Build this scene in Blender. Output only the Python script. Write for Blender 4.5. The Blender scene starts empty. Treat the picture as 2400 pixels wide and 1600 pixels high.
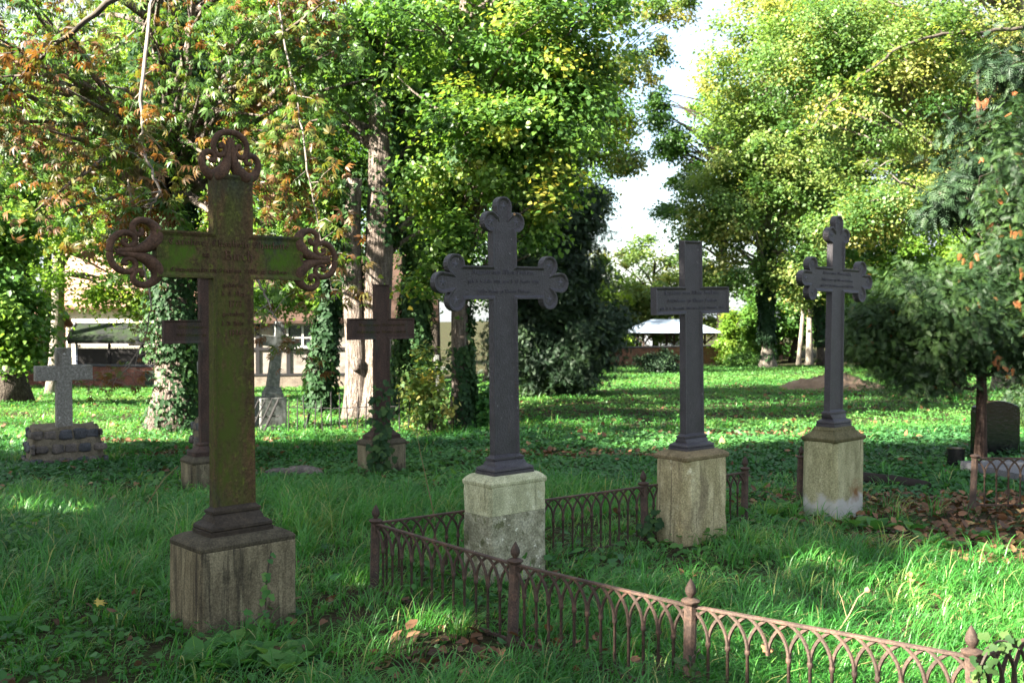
import bpy, bmesh, math, random
import numpy as np
from math import sin, cos, pi, radians, sqrt, atan2
from mathutils import Vector, Matrix

random.seed(7)
S = bpy.context.scene
COL = S.collection

# ------------------------------------------------------------------ camera
EYE = 1.6
PITCH = math.atan(65 / 2400)
cam_d = bpy.data.cameras.new("camera")
cam = bpy.data.objects.new("camera", cam_d)
COL.objects.link(cam)
cam.location = (0, 0, EYE)
cam.rotation_euler = (pi / 2 - PITCH, 0, 0)
cam_d.sensor_width = 36
cam_d.lens = 36
cam_d.clip_end = 2000
cam_d.dof.use_dof = True
cam_d.dof.focus_distance = 5.6
cam_d.dof.aperture_fstop = 5.0
S.camera = cam

# ------------------------------------------------------------------ light
SUN_EL = radians(31)
SUN_DIR = Vector((-0.86, -0.51, 0)).normalized()      # towards the sun, on the ground
SUN_VEC = Vector((SUN_DIR.x * cos(SUN_EL), SUN_DIR.y * cos(SUN_EL), sin(SUN_EL)))
sun_d = bpy.data.lights.new("sun", 'SUN')
sun_d.energy = 5.0
sun_d.angle = radians(0.53)
sun_d.color = (1.0, 0.93, 0.80)
sun = bpy.data.objects.new("sun", sun_d)
COL.objects.link(sun)
sun.rotation_euler = SUN_VEC.to_track_quat('Z', 'Y').to_euler()
W = bpy.data.worlds.new("World")
S.world = W
W.use_nodes = True
wn = W.node_tree
for n in list(wn.nodes):
    wn.nodes.remove(n)
w_out = wn.nodes.new('ShaderNodeOutputWorld')
w_bg = wn.nodes.new('ShaderNodeBackground')
w_sky = wn.nodes.new('ShaderNodeTexSky')
w_sky.sky_type = 'NISHITA'
w_sky.sun_disc = False
w_sky.sun_elevation = SUN_EL
w_sky.sun_rotation = atan2(SUN_DIR.x, SUN_DIR.y)
w_sky.dust_density = 1.5
w_bg.inputs['Strength'].default_value = 0.05
# thin white cloud in the sky dome
w_tc = wn.nodes.new('ShaderNodeTexCoord')
w_no = wn.nodes.new('ShaderNodeTexNoise')
w_no.inputs['Scale'].default_value = 2.2
w_no.inputs['Detail'].default_value = 6
w_cr = wn.nodes.new('ShaderNodeValToRGB')
w_cr.color_ramp.elements[0].position = 0.34
w_cr.color_ramp.elements[1].position = 0.56
w_mx = wn.nodes.new('ShaderNodeMixRGB')
w_mx.inputs['Color2'].default_value = (2.3, 2.5, 2.8, 1)
wn.links.new(w_tc.outputs['Generated'], w_no.inputs['Vector'])
wn.links.new(w_no.outputs['Fac'], w_cr.inputs['Fac'])
wn.links.new(w_cr.outputs['Color'], w_mx.inputs['Fac'])
wn.links.new(w_sky.outputs['Color'], w_mx.inputs['Color1'])
wn.links.new(w_mx.outputs['Color'], w_bg.inputs['Color'])
wn.links.new(w_bg.outputs['Background'], w_out.inputs['Surface'])

S.view_settings.view_transform = 'Standard'
S.view_settings.look = 'None'
S.view_settings.exposure = 3.4
S.view_settings.gamma = 1.0
S.view_settings.use_curve_mapping = False
S.cycles.max_bounces = 7
S.cycles.diffuse_bounces = 4
S.cycles.glossy_bounces = 2
S.cycles.transmission_bounces = 4
S.cycles.caustics_reflective = False
S.cycles.caustics_refractive = False


# ------------------------------------------------------------------ helpers: tags and meshes
def tag(o, label=None, cat=None, group=None, kind=None):
    if label: o['label'] = label
    if cat: o['category'] = cat
    if group: o['group'] = group
    if kind: o['kind'] = kind
    return o


def thing(name, label, cat, loc=(0, 0, 0), rz=0.0, group=None):
    o = bpy.data.objects.new(name, None)
    o.empty_display_size = 0.2
    COL.objects.link(o)
    o.location = loc
    o.rotation_euler = (0, 0, rz)
    return tag(o, label, cat, group)


def link(name, me, parent=None, loc=None):
    o = bpy.data.objects.new(name, me)
    COL.objects.link(o)
    if parent: o.parent = parent
    if loc is not None: o.location = loc
    return o


def np_mesh(name, V, polys, mat, tint=None, smooth=False):
    """V (n,3); polys list of (m,k) index arrays; tint one value per face"""
    me = bpy.data.meshes.new(name)
    V = np.asarray(V, dtype=np.float32)
    me.vertices.add(len(V))
    me.vertices.foreach_set('co', V.ravel())
    idx = np.concatenate([p.ravel() for p in polys]).astype(np.int32)
    tot = np.concatenate([np.full(len(p), p.shape[1], dtype=np.int32) for p in polys])
    start = np.concatenate([[0], np.cumsum(tot)[:-1]]).astype(np.int32)
    me.loops.add(len(idx))
    me.loops.foreach_set('vertex_index', idx)
    me.polygons.add(len(tot))
    me.polygons.foreach_set('loop_start', start)
    me.update(calc_edges=True)
    if tint is not None:
        at = me.attributes.new('tint', 'FLOAT', 'FACE')
        at.data.foreach_set('value', np.asarray(tint, dtype=np.float32))
    if smooth:
        me.polygons.foreach_set('use_smooth', np.ones(len(tot), dtype=bool))
    me.materials.append(mat)
    return me


class MB:
    """collects boxes, tubes, prisms into one mesh"""
    def __init__(s):
        s.v = []; s.f = []

    def add(s, vs, fs):
        b = len(s.v)
        s.v += [tuple(p) for p in vs]
        s.f += [tuple(b + i for i in f) for f in fs]

    def box(s, c, d, rz=0.0, M=None):
        x, y, z = d[0] / 2, d[1] / 2, d[2] / 2
        vs = [Vector((i * x, j * y, k * z)) for k in (-1, 1) for j in (-1, 1) for i in (-1, 1)]
        R = M if M is not None else Matrix.Rotation(rz, 3, 'Z')
        vs = [R @ p + Vector(c) for p in vs]
        s.add(vs, [(0, 2, 3, 1), (4, 5, 7, 6), (0, 1, 5, 4), (2, 6, 7, 3), (0, 4, 6, 2), (1, 3, 7, 5)])

    def beam(s, a, b, w, h):
        """square bar from a to b"""
        a, b = Vector(a), Vector(b)
        d = (b - a); L = d.length; d.normalize()
        M = d.to_track_quat('X', 'Z').to_matrix()
        s.box((a + b) / 2, (L, w, h), M=M)

    def rings(s, rings, closed_ends=True):
        n = len(rings[0]); b = len(s.v)
        for r in rings: s.v += [tuple(p) for p in r]
        for k in range(len(rings) - 1):
            for i in range(n):
                j = (i + 1) % n
                s.f.append((b + k * n + i, b + k * n + j, b + (k + 1) * n + j, b + (k + 1) * n + i))
        if closed_ends:
            s.f.append(tuple(b + i for i in reversed(range(n))))
            s.f.append(tuple(b + (len(rings) - 1) * n + i for i in range(n)))

    def tube(s, path, rad, n=8, lump=0.0, seed=0, flat=1.0, flat_axis=None):
        path = [Vector(p) for p in path]
        rs = rad if hasattr(rad, '__len__') else [rad] * len(path)
        out = []; ref = None
        for k, p in enumerate(path):
            t = (path[min(k + 1, len(path) - 1)] - path[max(k - 1, 0)]).normalized()
            if ref is None:
                ref = Vector((1, 0, 0)) if abs(t.x) < 0.9 else Vector((0, 1, 0))
                if flat_axis is not None: ref = Vector(flat_axis)
            u = (ref - t * ref.dot(t)).normalized(); w = t.cross(u)
            if flat_axis is None: ref = u
            ring = []
            for i in range(n):
                a = 2 * pi * i / n
                m = 1 + lump * (sin(3 * a + seed + k * .35) * .5 + sin(5 * a - k * .5 + seed * 2) * .35 + sin(2 * a + k * .9) * .3)
                ring.append(p + (u * cos(a) * flat + w * sin(a)) * rs[k] * m)
            out.append(ring)
        s.rings(out)

    def lathe(s, prof, c, n=16):
        s.rings([[(c[0] + r * cos(2 * pi * i / n), c[1] + r * sin(2 * pi * i / n), c[2] + z) for i in range(n)] for r, z in prof])

    def loft(s, prof, c=(0, 0), corner=0.0):
        """rectangular sections: (width, depth, z)"""
        R = []
        for w, d, z in prof:
            if corner:
                k = corner; ring = []
                for sx, sy, q in ((1, -1, 0), (1, 1, 1), (-1, 1, 2), (-1, -1, 3)):
                    for t in (0, 1, 2):
                        a = -pi / 2 + q * pi / 2 + t * pi / 4
                        ring.append((c[0] + sx * (w / 2 - k) + k * cos(a), c[1] + sy * (d / 2 - k) + k * sin(a), z))
                R.append(ring)
            else:
                R.append([(c[0] + sx * w / 2, c[1] + sy * d / 2, z) for sx, sy in ((-1, -1), (1, -1), (1, 1), (-1, 1))])
        s.rings(R)

    def build(s, name, mat, parent=None, smooth=False, loc=None, bevel=0.0):
        me = bpy.data.meshes.new(name)
        me.from_pydata(s.v, [], s.f)
        me.update()
        if smooth:
            me.polygons.foreach_set('use_smooth', np.ones(len(me.polygons), dtype=bool))
            if smooth != True:
                bm = bmesh.new(); bm.from_mesh(me)
                for e in bm.edges:
                    if len(e.link_faces) == 2 and e.calc_face_angle(0) > smooth: e.smooth = False
                bm.to_mesh(me); bm.free()
        me.materials.append(mat)
        o = link(name, me, parent, loc)
        if bevel:
            m = o.modifiers.new('edge', 'BEVEL'); m.width = bevel; m.segments = 2; m.limit_method = 'ANGLE'; m.angle_limit = radians(35)
        return o


# ------------------------------------------------------------------ helpers: placement
def ray(px, py):
    v = -(py - 800) / 2400
    return Vector(((px - 1200) / 2400, cos(PITCH) + v * sin(PITCH), -sin(PITCH) + v * cos(PITCH)))


def at(px, py, y):
    r = ray(px, py)
    return Vector((0, 0, EYE)) + r * (y / r.y)


def gz(x, y):
    """height of the ground: level by the graves, falling away beyond"""
    u = x / max(y, 1.0)
    t = min(1.0, max(0.0, (u + .1) / .15)); t = t * t * (3 - 2 * t)
    s = .05 * (1 - t) + .033 * t
    return -s * min(max(0.0, y - 8), 72)


def gz_np(x, y):
    u = x / np.maximum(y, 1.0)
    t = np.clip((u + .1) / .15, 0, 1); t = t * t * (3 - 2 * t)
    s = .05 * (1 - t) + .033 * t
    bump = .035 * np.sin(x * 1.3 + y * .7) * np.sin(y * 1.1 - x * .4) * np.clip((y - 7) / 4, 0, 1)
    return -s * np.minimum(np.maximum(0, y - 8), 72) + bump


RNG = np.random.default_rng(11)


def unit(a):
    return a / np.maximum(np.linalg.norm(a, axis=1, keepdims=True), 1e-9)


# ------------------------------------------------------------------ materials
def mat_new(name):
    m = bpy.data.materials.new(name); m.use_nodes = True
    nt = m.node_tree
    b = nt.nodes['Principled BSDF']
    return m, nt, b


def N(nt, t, **kw):
    n = nt.nodes.new(t)
    for k, v in kw.items():
        if k in n.inputs: n.inputs[k].default_value = v
        else: setattr(n, k, v)
    return n


def ramp(nt, stops):
    r = nt.nodes.new('ShaderNodeValToRGB')
    e = r.color_ramp.elements
    while len(e) > 1: e.remove(e[-1])
    e[0].position = stops[0][0]; e[0].color = (*stops[0][1], 1)
    for p, c in stops[1:]:
        k = e.new(p); k.color = (*c, 1)
    return r


def leaf_mat(name, stops, trans=0.4, rough=0.45, spec=0.35, tr_gain=1.85):
    m, nt, b = mat_new(name)
    at_ = N(nt, 'ShaderNodeAttribute', attribute_name='tint')
    r = ramp(nt, stops)
    nt.links.new(at_.outputs['Fac'], r.inputs['Fac'])
    nt.links.new(r.outputs['Color'], b.inputs['Base Color'])
    b.inputs['Roughness'].default_value = rough
    b.inputs['Specular IOR Level'].default_value = spec
    t = nt.nodes.new('ShaderNodeBsdfTranslucent')
    g = nt.nodes.new('ShaderNodeMixRGB'); g.blend_type = 'MULTIPLY'; g.inputs['Fac'].default_value = 1
    g.inputs['Color2'].default_value = (tr_gain * 1.05, tr_gain, tr_gain * .55, 1)
    nt.links.new(r.outputs['Color'], g.inputs['Color1'])
    nt.links.new(g.outputs['Color'], t.inputs['Color'])
    mx = nt.nodes.new('ShaderNodeMixShader'); mx.inputs['Fac'].default_value = trans
    nt.links.new(b.outputs[0], mx.inputs[1]); nt.links.new(t.outputs[0], mx.inputs[2])
    nt.links.new(mx.outputs[0], nt.nodes['Material Output'].inputs['Surface'])
    return m


def noise_mat(name, stops, scale=6.0, detail=6.0, stretch=(1, 1, 1), rough=0.8, bump=0.3, bump_scale=None, spec=0.3, dist=0.02, second=None, grain=0):
    """noise driven colour with bump; second = (stops, scale, stretch, lo, hi, colour) adds stains"""
    m, nt, b = mat_new(name)
    tc = N(nt, 'ShaderNodeTexCoord')
    mp = N(nt, 'ShaderNodeMapping'); mp.inputs['Scale'].default_value = stretch
    nt.links.new(tc.outputs['Object'], mp.inputs['Vector'])
    no = N(nt, 'ShaderNodeTexNoise', Scale=scale, Detail=detail, Roughness=0.62)
    nt.links.new(mp.outputs['Vector'], no.inputs['Vector'])
    r = ramp(nt, stops)
    nt.links.new(no.outputs['Fac'], r.inputs['Fac'])
    last = r.outputs['Color']
    for sc2, st2, lo, hi, colr in (second or []):
        mp2 = N(nt, 'ShaderNodeMapping'); mp2.inputs['Scale'].default_value = st2
        mp2.inputs['Location'].default_value = (sc2 * 1.7, 3.1, lo * 9)
        nt.links.new(tc.outputs['Object'], mp2.inputs['Vector'])
        n2 = N(nt, 'ShaderNodeTexNoise', Scale=sc2, Detail=5.0, Roughness=0.6)
        nt.links.new(mp2.outputs['Vector'], n2.inputs['Vector'])
        r2 = ramp(nt, [(lo, (0, 0, 0)), (hi, (1, 1, 1))])
        nt.links.new(n2.outputs['Fac'], r2.inputs['Fac'])
        mx = N(nt, 'ShaderNodeMixRGB'); mx.inputs['Color2'].default_value = (*colr, 1)
        nt.links.new(r2.outputs['Color'], mx.inputs['Fac'])
        nt.links.new(last, mx.inputs['Color1'])
        last = mx.outputs['Color']
    if grain:
        n3 = N(nt, 'ShaderNodeTexNoise', Scale=grain, Detail=4.0, Roughness=0.7)
        nt.links.new(tc.outputs['Object'], n3.inputs['Vector'])
        r3 = ramp(nt, [(.32, (.55, .55, .55)), (.5, (1, 1, 1)), (.68, (1.5, 1.5, 1.5))])
        nt.links.new(n3.outputs['Fac'], r3.inputs['Fac'])
        mg = N(nt, 'ShaderNodeMixRGB', blend_type='MULTIPLY'); mg.inputs['Fac'].default_value = 1
        nt.links.new(last, mg.inputs['Color1']); nt.links.new(r3.outputs['Color'], mg.inputs['Color2'])
        last = mg.outputs['Color']
    nt.links.new(last, b.inputs['Base Color'])
    b.inputs['Roughness'].default_value = rough
    b.inputs['Specular IOR Level'].default_value = spec
    bn = N(nt, 'ShaderNodeTexNoise', Scale=bump_scale or scale * 4, Detail=5.0)
    nt.links.new(mp.outputs['Vector'], bn.inputs['Vector'])
    bp = N(nt, 'ShaderNodeBump', Strength=bump, Distance=dist)
    nt.links.new(bn.outputs['Fac'], bp.inputs['Height'])
    nt.links.new(bp.outputs['Normal'], b.inputs['Normal'])
    return m


def plain(name, c, rough=0.7, spec=0.3):
    return noise_mat(name, [(.3, tuple(x * .75 for x in c)), (.7, tuple(min(1, x * 1.2) for x in c))], scale=9, rough=rough, spec=spec, bump=.15)


def brick_mat(name, c1, c2, mortar, sx=1.0):
    m, nt, b = mat_new(name)
    tc = N(nt, 'ShaderNodeTexCoord')
    sp = N(nt, 'ShaderNodeSeparateXYZ'); cb = N(nt, 'ShaderNodeCombineXYZ')
    nt.links.new(tc.outputs['Object'], sp.inputs[0])
    nt.links.new(sp.outputs['X'], cb.inputs['X']); nt.links.new(sp.outputs['Z'], cb.inputs['Y'])
    br = N(nt, 'ShaderNodeTexBrick', Scale=1.0)
    br.inputs['Color1'].default_value = (*c1, 1); br.inputs['Color2'].default_value = (*c2, 1); br.inputs['Mortar'].default_value = (*mortar, 1)
    br.inputs['Brick Width'].default_value = .26; br.inputs['Row Height'].default_value = .078
    br.inputs['Mortar Size'].default_value = .009; br.inputs['Bias'].default_value = -.1
    nt.links.new(cb.outputs[0], br.inputs['Vector'])
    no = N(nt, 'ShaderNodeTexNoise', Scale=1.3, Detail=6.0)
    nt.links.new(tc.outputs['Object'], no.inputs['Vector'])
    r = ramp(nt, [(.35, (.45, .42, .40)), (.5, (1, 1, 1)), (.68, (1.25, 1.0, .9))])
    nt.links.new(no.outputs['Fac'], r.inputs['Fac'])
    mx = N(nt, 'ShaderNodeMixRGB', blend_type='MULTIPLY'); mx.inputs['Fac'].default_value = .8
    nt.links.new(br.outputs['Color'], mx.inputs['Color1']); nt.links.new(r.outputs['Color'], mx.inputs['Color2'])
    nt.links.new(mx.outputs['Color'], b.inputs['Base Color'])
    b.inputs['Roughness'].default_value = .9
    bp = N(nt, 'ShaderNodeBump', Strength=.4, Distance=.01)
    bp.invert = True
    nt.links.new(br.outputs['Fac'], bp.inputs['Height']); nt.links.new(bp.outputs['Normal'], b.inputs['Normal'])
    return m


M = {}
M['iron'] = noise_mat('painted_cast_iron', [(.3, (0.022, 0.019, 0.022)), (.62, (0.036, 0.031, 0.037)), (.8, (0.056, 0.049, 0.056))], scale=9, bump=.9, bump_scale=120, dist=.006, rough=.52, spec=.45, grain=110,
                      second=[(3.5, (1, 1, .5), .58, .78, (0.066, 0.06, 0.072)), (42, (1, 1, .6), .68, .72, (0.13, 0.125, 0.13)), (9, (1, 1, .25), .66, .72, (0.05, 0.032, 0.022))])
M['iron_letter'] = noise_mat('worn_iron_lettering', [(.3, (.040, .037, .047)), (.7, (.085, .082, .10))], scale=20, bump=.3, bump_scale=120, dist=.002, rough=.5, spec=.4)
M['rust_algae'] = noise_mat('rusty_iron_with_algae', [(.30, (0.0384, 0.0276, 0.0143)), (.50, (0.0624, 0.042, 0.0209)), (.72, (0.102, 0.06, 0.0286))], scale=8, stretch=(1, 1, .35), bump=.8, bump_scale=130, dist=.004, rough=.85, spec=.15, grain=75,
                            second=[(4.2, (1.6, 1, .32), .46, .66, (0.0504, 0.06, 0.0143)), (34, (1, 1, .8), .57, .68, (0.09, 0.102, 0.0187)), (3.0, (1, 1, .4), .56, .70, (0.03, 0.0372, 0.0275))])
M['rust_scroll'] = noise_mat('rusty_brown_scrollwork', [(.30, (.040, .024, .016)), (.55, (.080, .044, .028)), (.75, (.12, .062, .042))], scale=12, bump=.7, bump_scale=120, dist=.004, rough=.8, spec=.2, grain=90)
M['rust_brown'] = noise_mat('brown_rusty_iron', [(.30, (.030, .020, .016)), (.55, (.055, .034, .026)), (.75, (.09, .048, .034))], scale=8, stretch=(1, 1, .4), bump=.6, bump_scale=120, dist=.003, rough=.8, spec=.2, grain=80,
                            second=[(4, (1.2, 1, .4), .55, .7, (.034, .036, .027))])
M['foot_iron'] = noise_mat('dark_brown_iron_foot', [(.3, (.020, .015, .010)), (.6, (.036, .027, .018)), (.8, (.058, .044, .026))], scale=9, bump=.7, bump_scale=120, dist=.004, rough=.75, spec=.25, grain=80)
M['fence_iron'] = noise_mat('fence_iron', [(.30, (.034, .024, .019)), (.55, (.064, .042, .032)), (.75, (.13, .072, .048))], scale=14, bump=.6, bump_scale=150, dist=.002, rough=.75, spec=.25, grain=110)
M['wire_iron'] = plain('dark_wrought_iron', (.022, .02, .02), .7)
M['stone_dark'] = noise_mat('streaked_dark_sandstone', [(.28, (0.06655, 0.05532, 0.03448)), (.5, (0.1392, 0.1177, 0.07315)), (.72, (0.2299, 0.1977, 0.1233))], scale=8, stretch=(1.4, 1.4, .4), bump=.7, bump_scale=110, dist=.005, rough=.9, spec=.15, grain=110,
                            second=[(26, (1.3, 1.3, .06), .53, .68, (0.04114, 0.03531, 0.02508)), (13, (1.5, 1.5, .16), .58, .72, (0.242, 0.2119, 0.1306)), (6, (1, 1, .5), .60, .70, (0.0363, 0.03178, 0.0209))])
M['stone_dark_cap'] = noise_mat('weathered_dark_stone_cap', [(.3, (.036, .031, .021)), (.7, (.085, .072, .047))], scale=12, bump=.8, bump_scale=110, dist=.005, rough=.9, spec=.15, grain=100)
M['stone_pale'] = noise_mat('pale_greenish_sandstone', [(.28, (0.2393, 0.2436, 0.145)), (.5, (0.3588, 0.3573, 0.2248)), (.72, (0.4945, 0.4872, 0.3262))], scale=11, stretch=(1.2, 1.2, .45), bump=.5, bump_scale=110, dist=.004, rough=.9, spec=.15, grain=120,
                            second=[(24, (1.3, 1.3, .07), .60, .70, (0.2074, 0.2029, 0.1232)), (7, (1, 1, 1), .58, .70, (0.5423, 0.5441, 0.3987))])
M['stone_pale_low'] = noise_mat('mottled_grey_stone_foot', [(.28, (0.1286, 0.124, 0.07987)), (.5, (0.2495, 0.2419, 0.1652)), (.72, (0.4082, 0.3931, 0.2961))], scale=10, bump=.9, bump_scale=90, dist=.005, rough=.95, spec=.1, grain=85,
                                second=[(14, (1, 1, .7), .55, .62, (0.1286, 0.1331, 0.0716)), (22, (1, 1, 1), .63, .68, (0.6048, 0.5897, 0.475))])
M['stone_tan'] = noise_mat('tan_sandstone_with_streaks', [(.28, (0.1864, 0.1584, 0.0837)), (.5, (0.316, 0.2701, 0.1526)), (.72, (0.4698, 0.4115, 0.2565))], scale=9, stretch=(1.2, 1.2, .5), bump=.6, bump_scale=110, dist=.004, rough=.9, spec=.15, grain=100,
                           second=[(34, (1.4, 1.4, .03), .57, .65, (0.1216, 0.1025, 0.06345)), (6, (1, 1, .6), .54, .66, (0.1944, 0.16, 0.0972)), (9, (1, 1, .8), .60, .70, (0.567, 0.5201, 0.3645))])
M['stone_tan_cap'] = noise_mat('brown_stone_cap', [(.3, (0.102, 0.0792, 0.0432)), (.7, (0.204, 0.1584, 0.09))], scale=12, bump=.7, bump_scale=110, dist=.004, rough=.9, spec=.15, grain=90)
M['stone_olive'] = noise_mat('olive_sandstone', [(.28, (0.1631, 0.1548, 0.0837)), (.5, (0.2716, 0.2559, 0.1458)), (.72, (0.3803, 0.3554, 0.216))], scale=9, stretch=(1.2, 1.2, .45), bump=.6, bump_scale=110, dist=.004, rough=.9, spec=.15, grain=100,
                             second=[(26, (1.3, 1.3, .06), .60, .69, (0.1475, 0.1295, 0.0729))])
M['stone_olive_cap'] = noise_mat('mossy_stone_cap', [(.3, (.060, .055, .026)), (.7, (.125, .108, .06))], scale=13, bump=.7, bump_scale=110, dist=.004, rough=.95, spec=.1, grain=90)
M['granite'] = noise_mat('grey_granite', [(.3, (.085, .082, .07)), (.5, (.18, .172, .15)), (.7, (.30, .285, .26))], scale=40, detail=8, bump=.6, bump_scale=120, dist=.004, rough=.85, spec=.3, grain=130,
                         second=[(5, (1, 1, .5), .52, .68, (.10, .088, .068)), (16, (1, 1, 1), .66, .70, (.45, .44, .42))])
M['granite_grey'] = noise_mat('mossy_grey_granite', [(.3, (.06, .063, .056)), (.5, (.13, .135, .122)), (.7, (.23, .235, .222))], scale=16, detail=8, bump=.6, bump_scale=90, dist=.005, rough=.9, spec=.2, grain=100,
                              second=[(5, (1, 1, .3), .56, .68, (.28, .28, .275))])
M['mortar'] = noise_mat('sandy_mortar', [(.3, (.10, .085, .06)), (.7, (.19, .16, .118))], scale=12, bump=.8, bump_scale=70, dist=.008, rough=.95, spec=.1, grain=80)
M['boulder'] = noise_mat('fieldstone', [(.3, (.045, .042, .040)), (.5, (.10, .085, .075)), (.75, (.19, .155, .13))], scale=9, bump=.8, bump_scale=50, dist=.010, rough=.85, spec=.2, grain=70)
M['boulder_dark'] = noise_mat('dark_fieldstone', [(.3, (.030, .032, .036)), (.7, (.075, .076, .084))], scale=9, bump=.8, bump_scale=50, dist=.008, rough=.75, spec=.3, grain=70)
M['black_granite'] = plain('polished_black_granite', (.012, .012, .013), .09, .6)
M['gravel'] = noise_mat('grey_gravel', [(.3, (.05, .05, .055)), (.7, (.19, .19, .205))], scale=70, bump=.9, bump_scale=80, dist=.02, rough=.9)
M['soil'] = noise_mat('dug_earth', [(.3, (.14, .095, .066)), (.55, (.24, .165, .115)), (.8, (.34, .245, .18))], scale=2.2, detail=9, bump=1.0, bump_scale=9, dist=.09, rough=.95, spec=.05)
M['ground'] = noise_mat('dark_woodland_soil', [(.3, (.020, .020, .011)), (.5, (.038, .032, .018)), (.62, (.030, .046, .016)), (.8, (.05, .070, .025))], scale=1.6, detail=10, bump=.8, bump_scale=30, dist=.05, rough=1, spec=.05, grain=25)
M['bark'] = noise_mat('grey_furrowed_bark', [(.28, (.045, .034, .027)), (.5, (.13, .105, .088)), (.72, (.26, .22, .19))], scale=9, stretch=(2.6, 2.6, .30), bump=1.0, bump_scale=13, dist=.08, rough=.95, spec=.1, grain=30)
M['bark_dark'] = noise_mat('dark_bark', [(.28, (.022, .018, .015)), (.5, (.055, .045, .037)), (.75, (.11, .092, .076))], scale=9, stretch=(2.4, 2.4, .35), bump=1.0, bump_scale=13, dist=.06, rough=.95, spec=.1, grain=30)
M['bark_pale'] = noise_mat('pale_smooth_bark', [(.3, (.10, .088, .070)), (.55, (.20, .175, .145)), (.8, (.32, .285, .25))], scale=5, stretch=(1.6, 1.6, .5), bump=.8, bump_scale=14, dist=.03, rough=.9, spec=.1, grain=24)
M['bark_red'] = noise_mat('reddish_stringy_bark', [(.3, (.024, .015, .012)), (.55, (.055, .036, .028)), (.8, (.13, .088, .07))], scale=14, stretch=(2.5, 2.5, .25), bump=1, bump_scale=18, dist=.02, rough=.95, spec=.1, grain=40)
M['twig'] = noise_mat('twig_bark', [(.3, (.03, .024, .018)), (.7, (.11, .09, .072))], scale=5, bump=.3, rough=.9)
M['twig_pale'] = noise_mat('pale_twig_bark', [(.3, (.10, .083, .068)), (.7, (.22, .188, .16))], scale=5, bump=.3, rough=.9)
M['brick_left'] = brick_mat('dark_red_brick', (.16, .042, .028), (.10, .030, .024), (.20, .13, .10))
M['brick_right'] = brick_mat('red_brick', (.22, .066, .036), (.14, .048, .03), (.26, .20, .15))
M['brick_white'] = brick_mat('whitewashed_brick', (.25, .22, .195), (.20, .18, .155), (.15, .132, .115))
M['brick_plinth'] = brick_mat('weathered_plinth_brick', (.22, .175, .135), (.16, .13, .10), (.10, .08, .065))
M['coping'] = plain('dark_coping_stone', (.04, .04, .044), .85)
M['timber'] = plain('black_timber', (.012, .011, .012), .75)
M['timber_brown'] = plain('brown_log', (.10, .054, .030), .8)
M['timber_dark'] = plain('dark_brown_timber', (.035, .022, .016), .8)
M['white_frame'] = plain('white_painted_frame', (.42, .40, .37), .6)
M['glass'] = plain('dark_window_glass', (.015, .017, .02), .12, .6)
M['tile'] = noise_mat('salmon_roof_tile', [(.3, (.26, .145, .10)), (.7, (.42, .26, .19))], scale=3, bump=.5, bump_scale=8, rough=.85)
M['tile_brown'] = noise_mat('brown_roof_tile', [(.3, (.030, .018, .013)), (.7, (.07, .036, .024))], scale=3, bump=.5, bump_scale=8, rough=.85)
M['plaster'] = noise_mat('cream_plaster', [(.3, (.58, .52, .41)), (.7, (.72, .67, .56))], scale=1.2, bump=.1, rough=.9)
M['plaster_white'] = noise_mat('white_render', [(.3, (.40, .43, .48)), (.7, (.52, .55, .60))], scale=1.2, bump=.1, rough=.9)
M['moss_roof'] = noise_mat('mossy_roof_felt', [(.38, (.010, .011, .014)), (.47, (.006, .010, .004)), (.6, (.012, .026, .006)), (.8, (.03, .055, .011))], scale=1.1, detail=8, bump=.8, bump_scale=12, dist=.04, rough=.9)
M['felt'] = plain('dark_roof_felt', (.03, .033, .045), .6)
M['metal_roof'] = noise_mat('pale_sheet_roof', [(.3, (.26, .32, .41)), (.7, (.36, .43, .53))], scale=1.2, bump=.1, rough=.45, spec=.4)
M['lattice'] = plain('dark_lattice_slat', (.020, .018, .018), .8)
M['lattice_pale'] = plain('bluish_painted_slat', (.22, .25, .33), .7)
M['box_green'] = plain('dull_green_metal', (.02, .032, .02), .6)
M['dead'] = plain('dry_straw_stalk', (.22, .16, .085), .9)
M['rot'] = plain('dark_rotten_wood', (.018, .014, .011), .95)

G1 = (.034, .088, .018); G2 = (.066, .150, .026); G3 = (.125, .215, .036); Y1 = (.26, .26, .04); Y2 = (.42, .33, .05); BR = (.20, .085, .03); OR = (.30, .13, .035); DK = (.015, .036, .012)
M['leaf_green'] = leaf_mat('green_leaves', [(0, G1), (.45, G2), (.8, G3), (1, Y1)])
M['leaf_maple'] = leaf_mat('bright_maple_leaves', [(0, (.065, .14, .020)), (.5, (.12, .22, .030)), (.85, (.19, .27, .04)), (1, Y1)], trans=.45)
M['leaf_yellow'] = leaf_mat('yellowing_leaves', [(0, G1), (.3, (.08, .15, .036)), (.6, (.15, .215, .060)), (.85, (.27, .26, .078)), (1, (.40, .33, .09))], trans=.45)
M['leaf_lime'] = leaf_mat('lime_leaves', [(0, (.032, .080, .018)), (.45, (.062, .14, .026)), (.8, (.11, .19, .034)), (.93, (.22, .24, .04)), (1, Y2)], trans=.45)
M['leaf_chestnut'] = leaf_mat('browning_chestnut_leaves', [(0, (.030, .075, .016)), (.40, (.058, .125, .022)), (.58, (.10, .115, .022)), (.70, (.115, .070, .022)), (.82, (.125, .055, .020)), (.92, (.17, .078, .024)), (1, (.075, .036, .017))], trans=.36, tr_gain=1.5)
M['ivy'] = leaf_mat('ivy_leaves', [(0, (.010, .030, .012)), (.5, (.022, .056, .018)), (.85, (.042, .085, .022)), (1, (.085, .13, .035))], trans=.2, rough=.6, spec=.15)
M['ivy_ground'] = leaf_mat('ground_ivy_leaves', [(0, (.018, .066, .024)), (.5, (.036, .115, .034)), (.85, (.070, .175, .040)), (1, (.14, .235, .055))], trans=.22, rough=.5, spec=.22)
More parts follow.
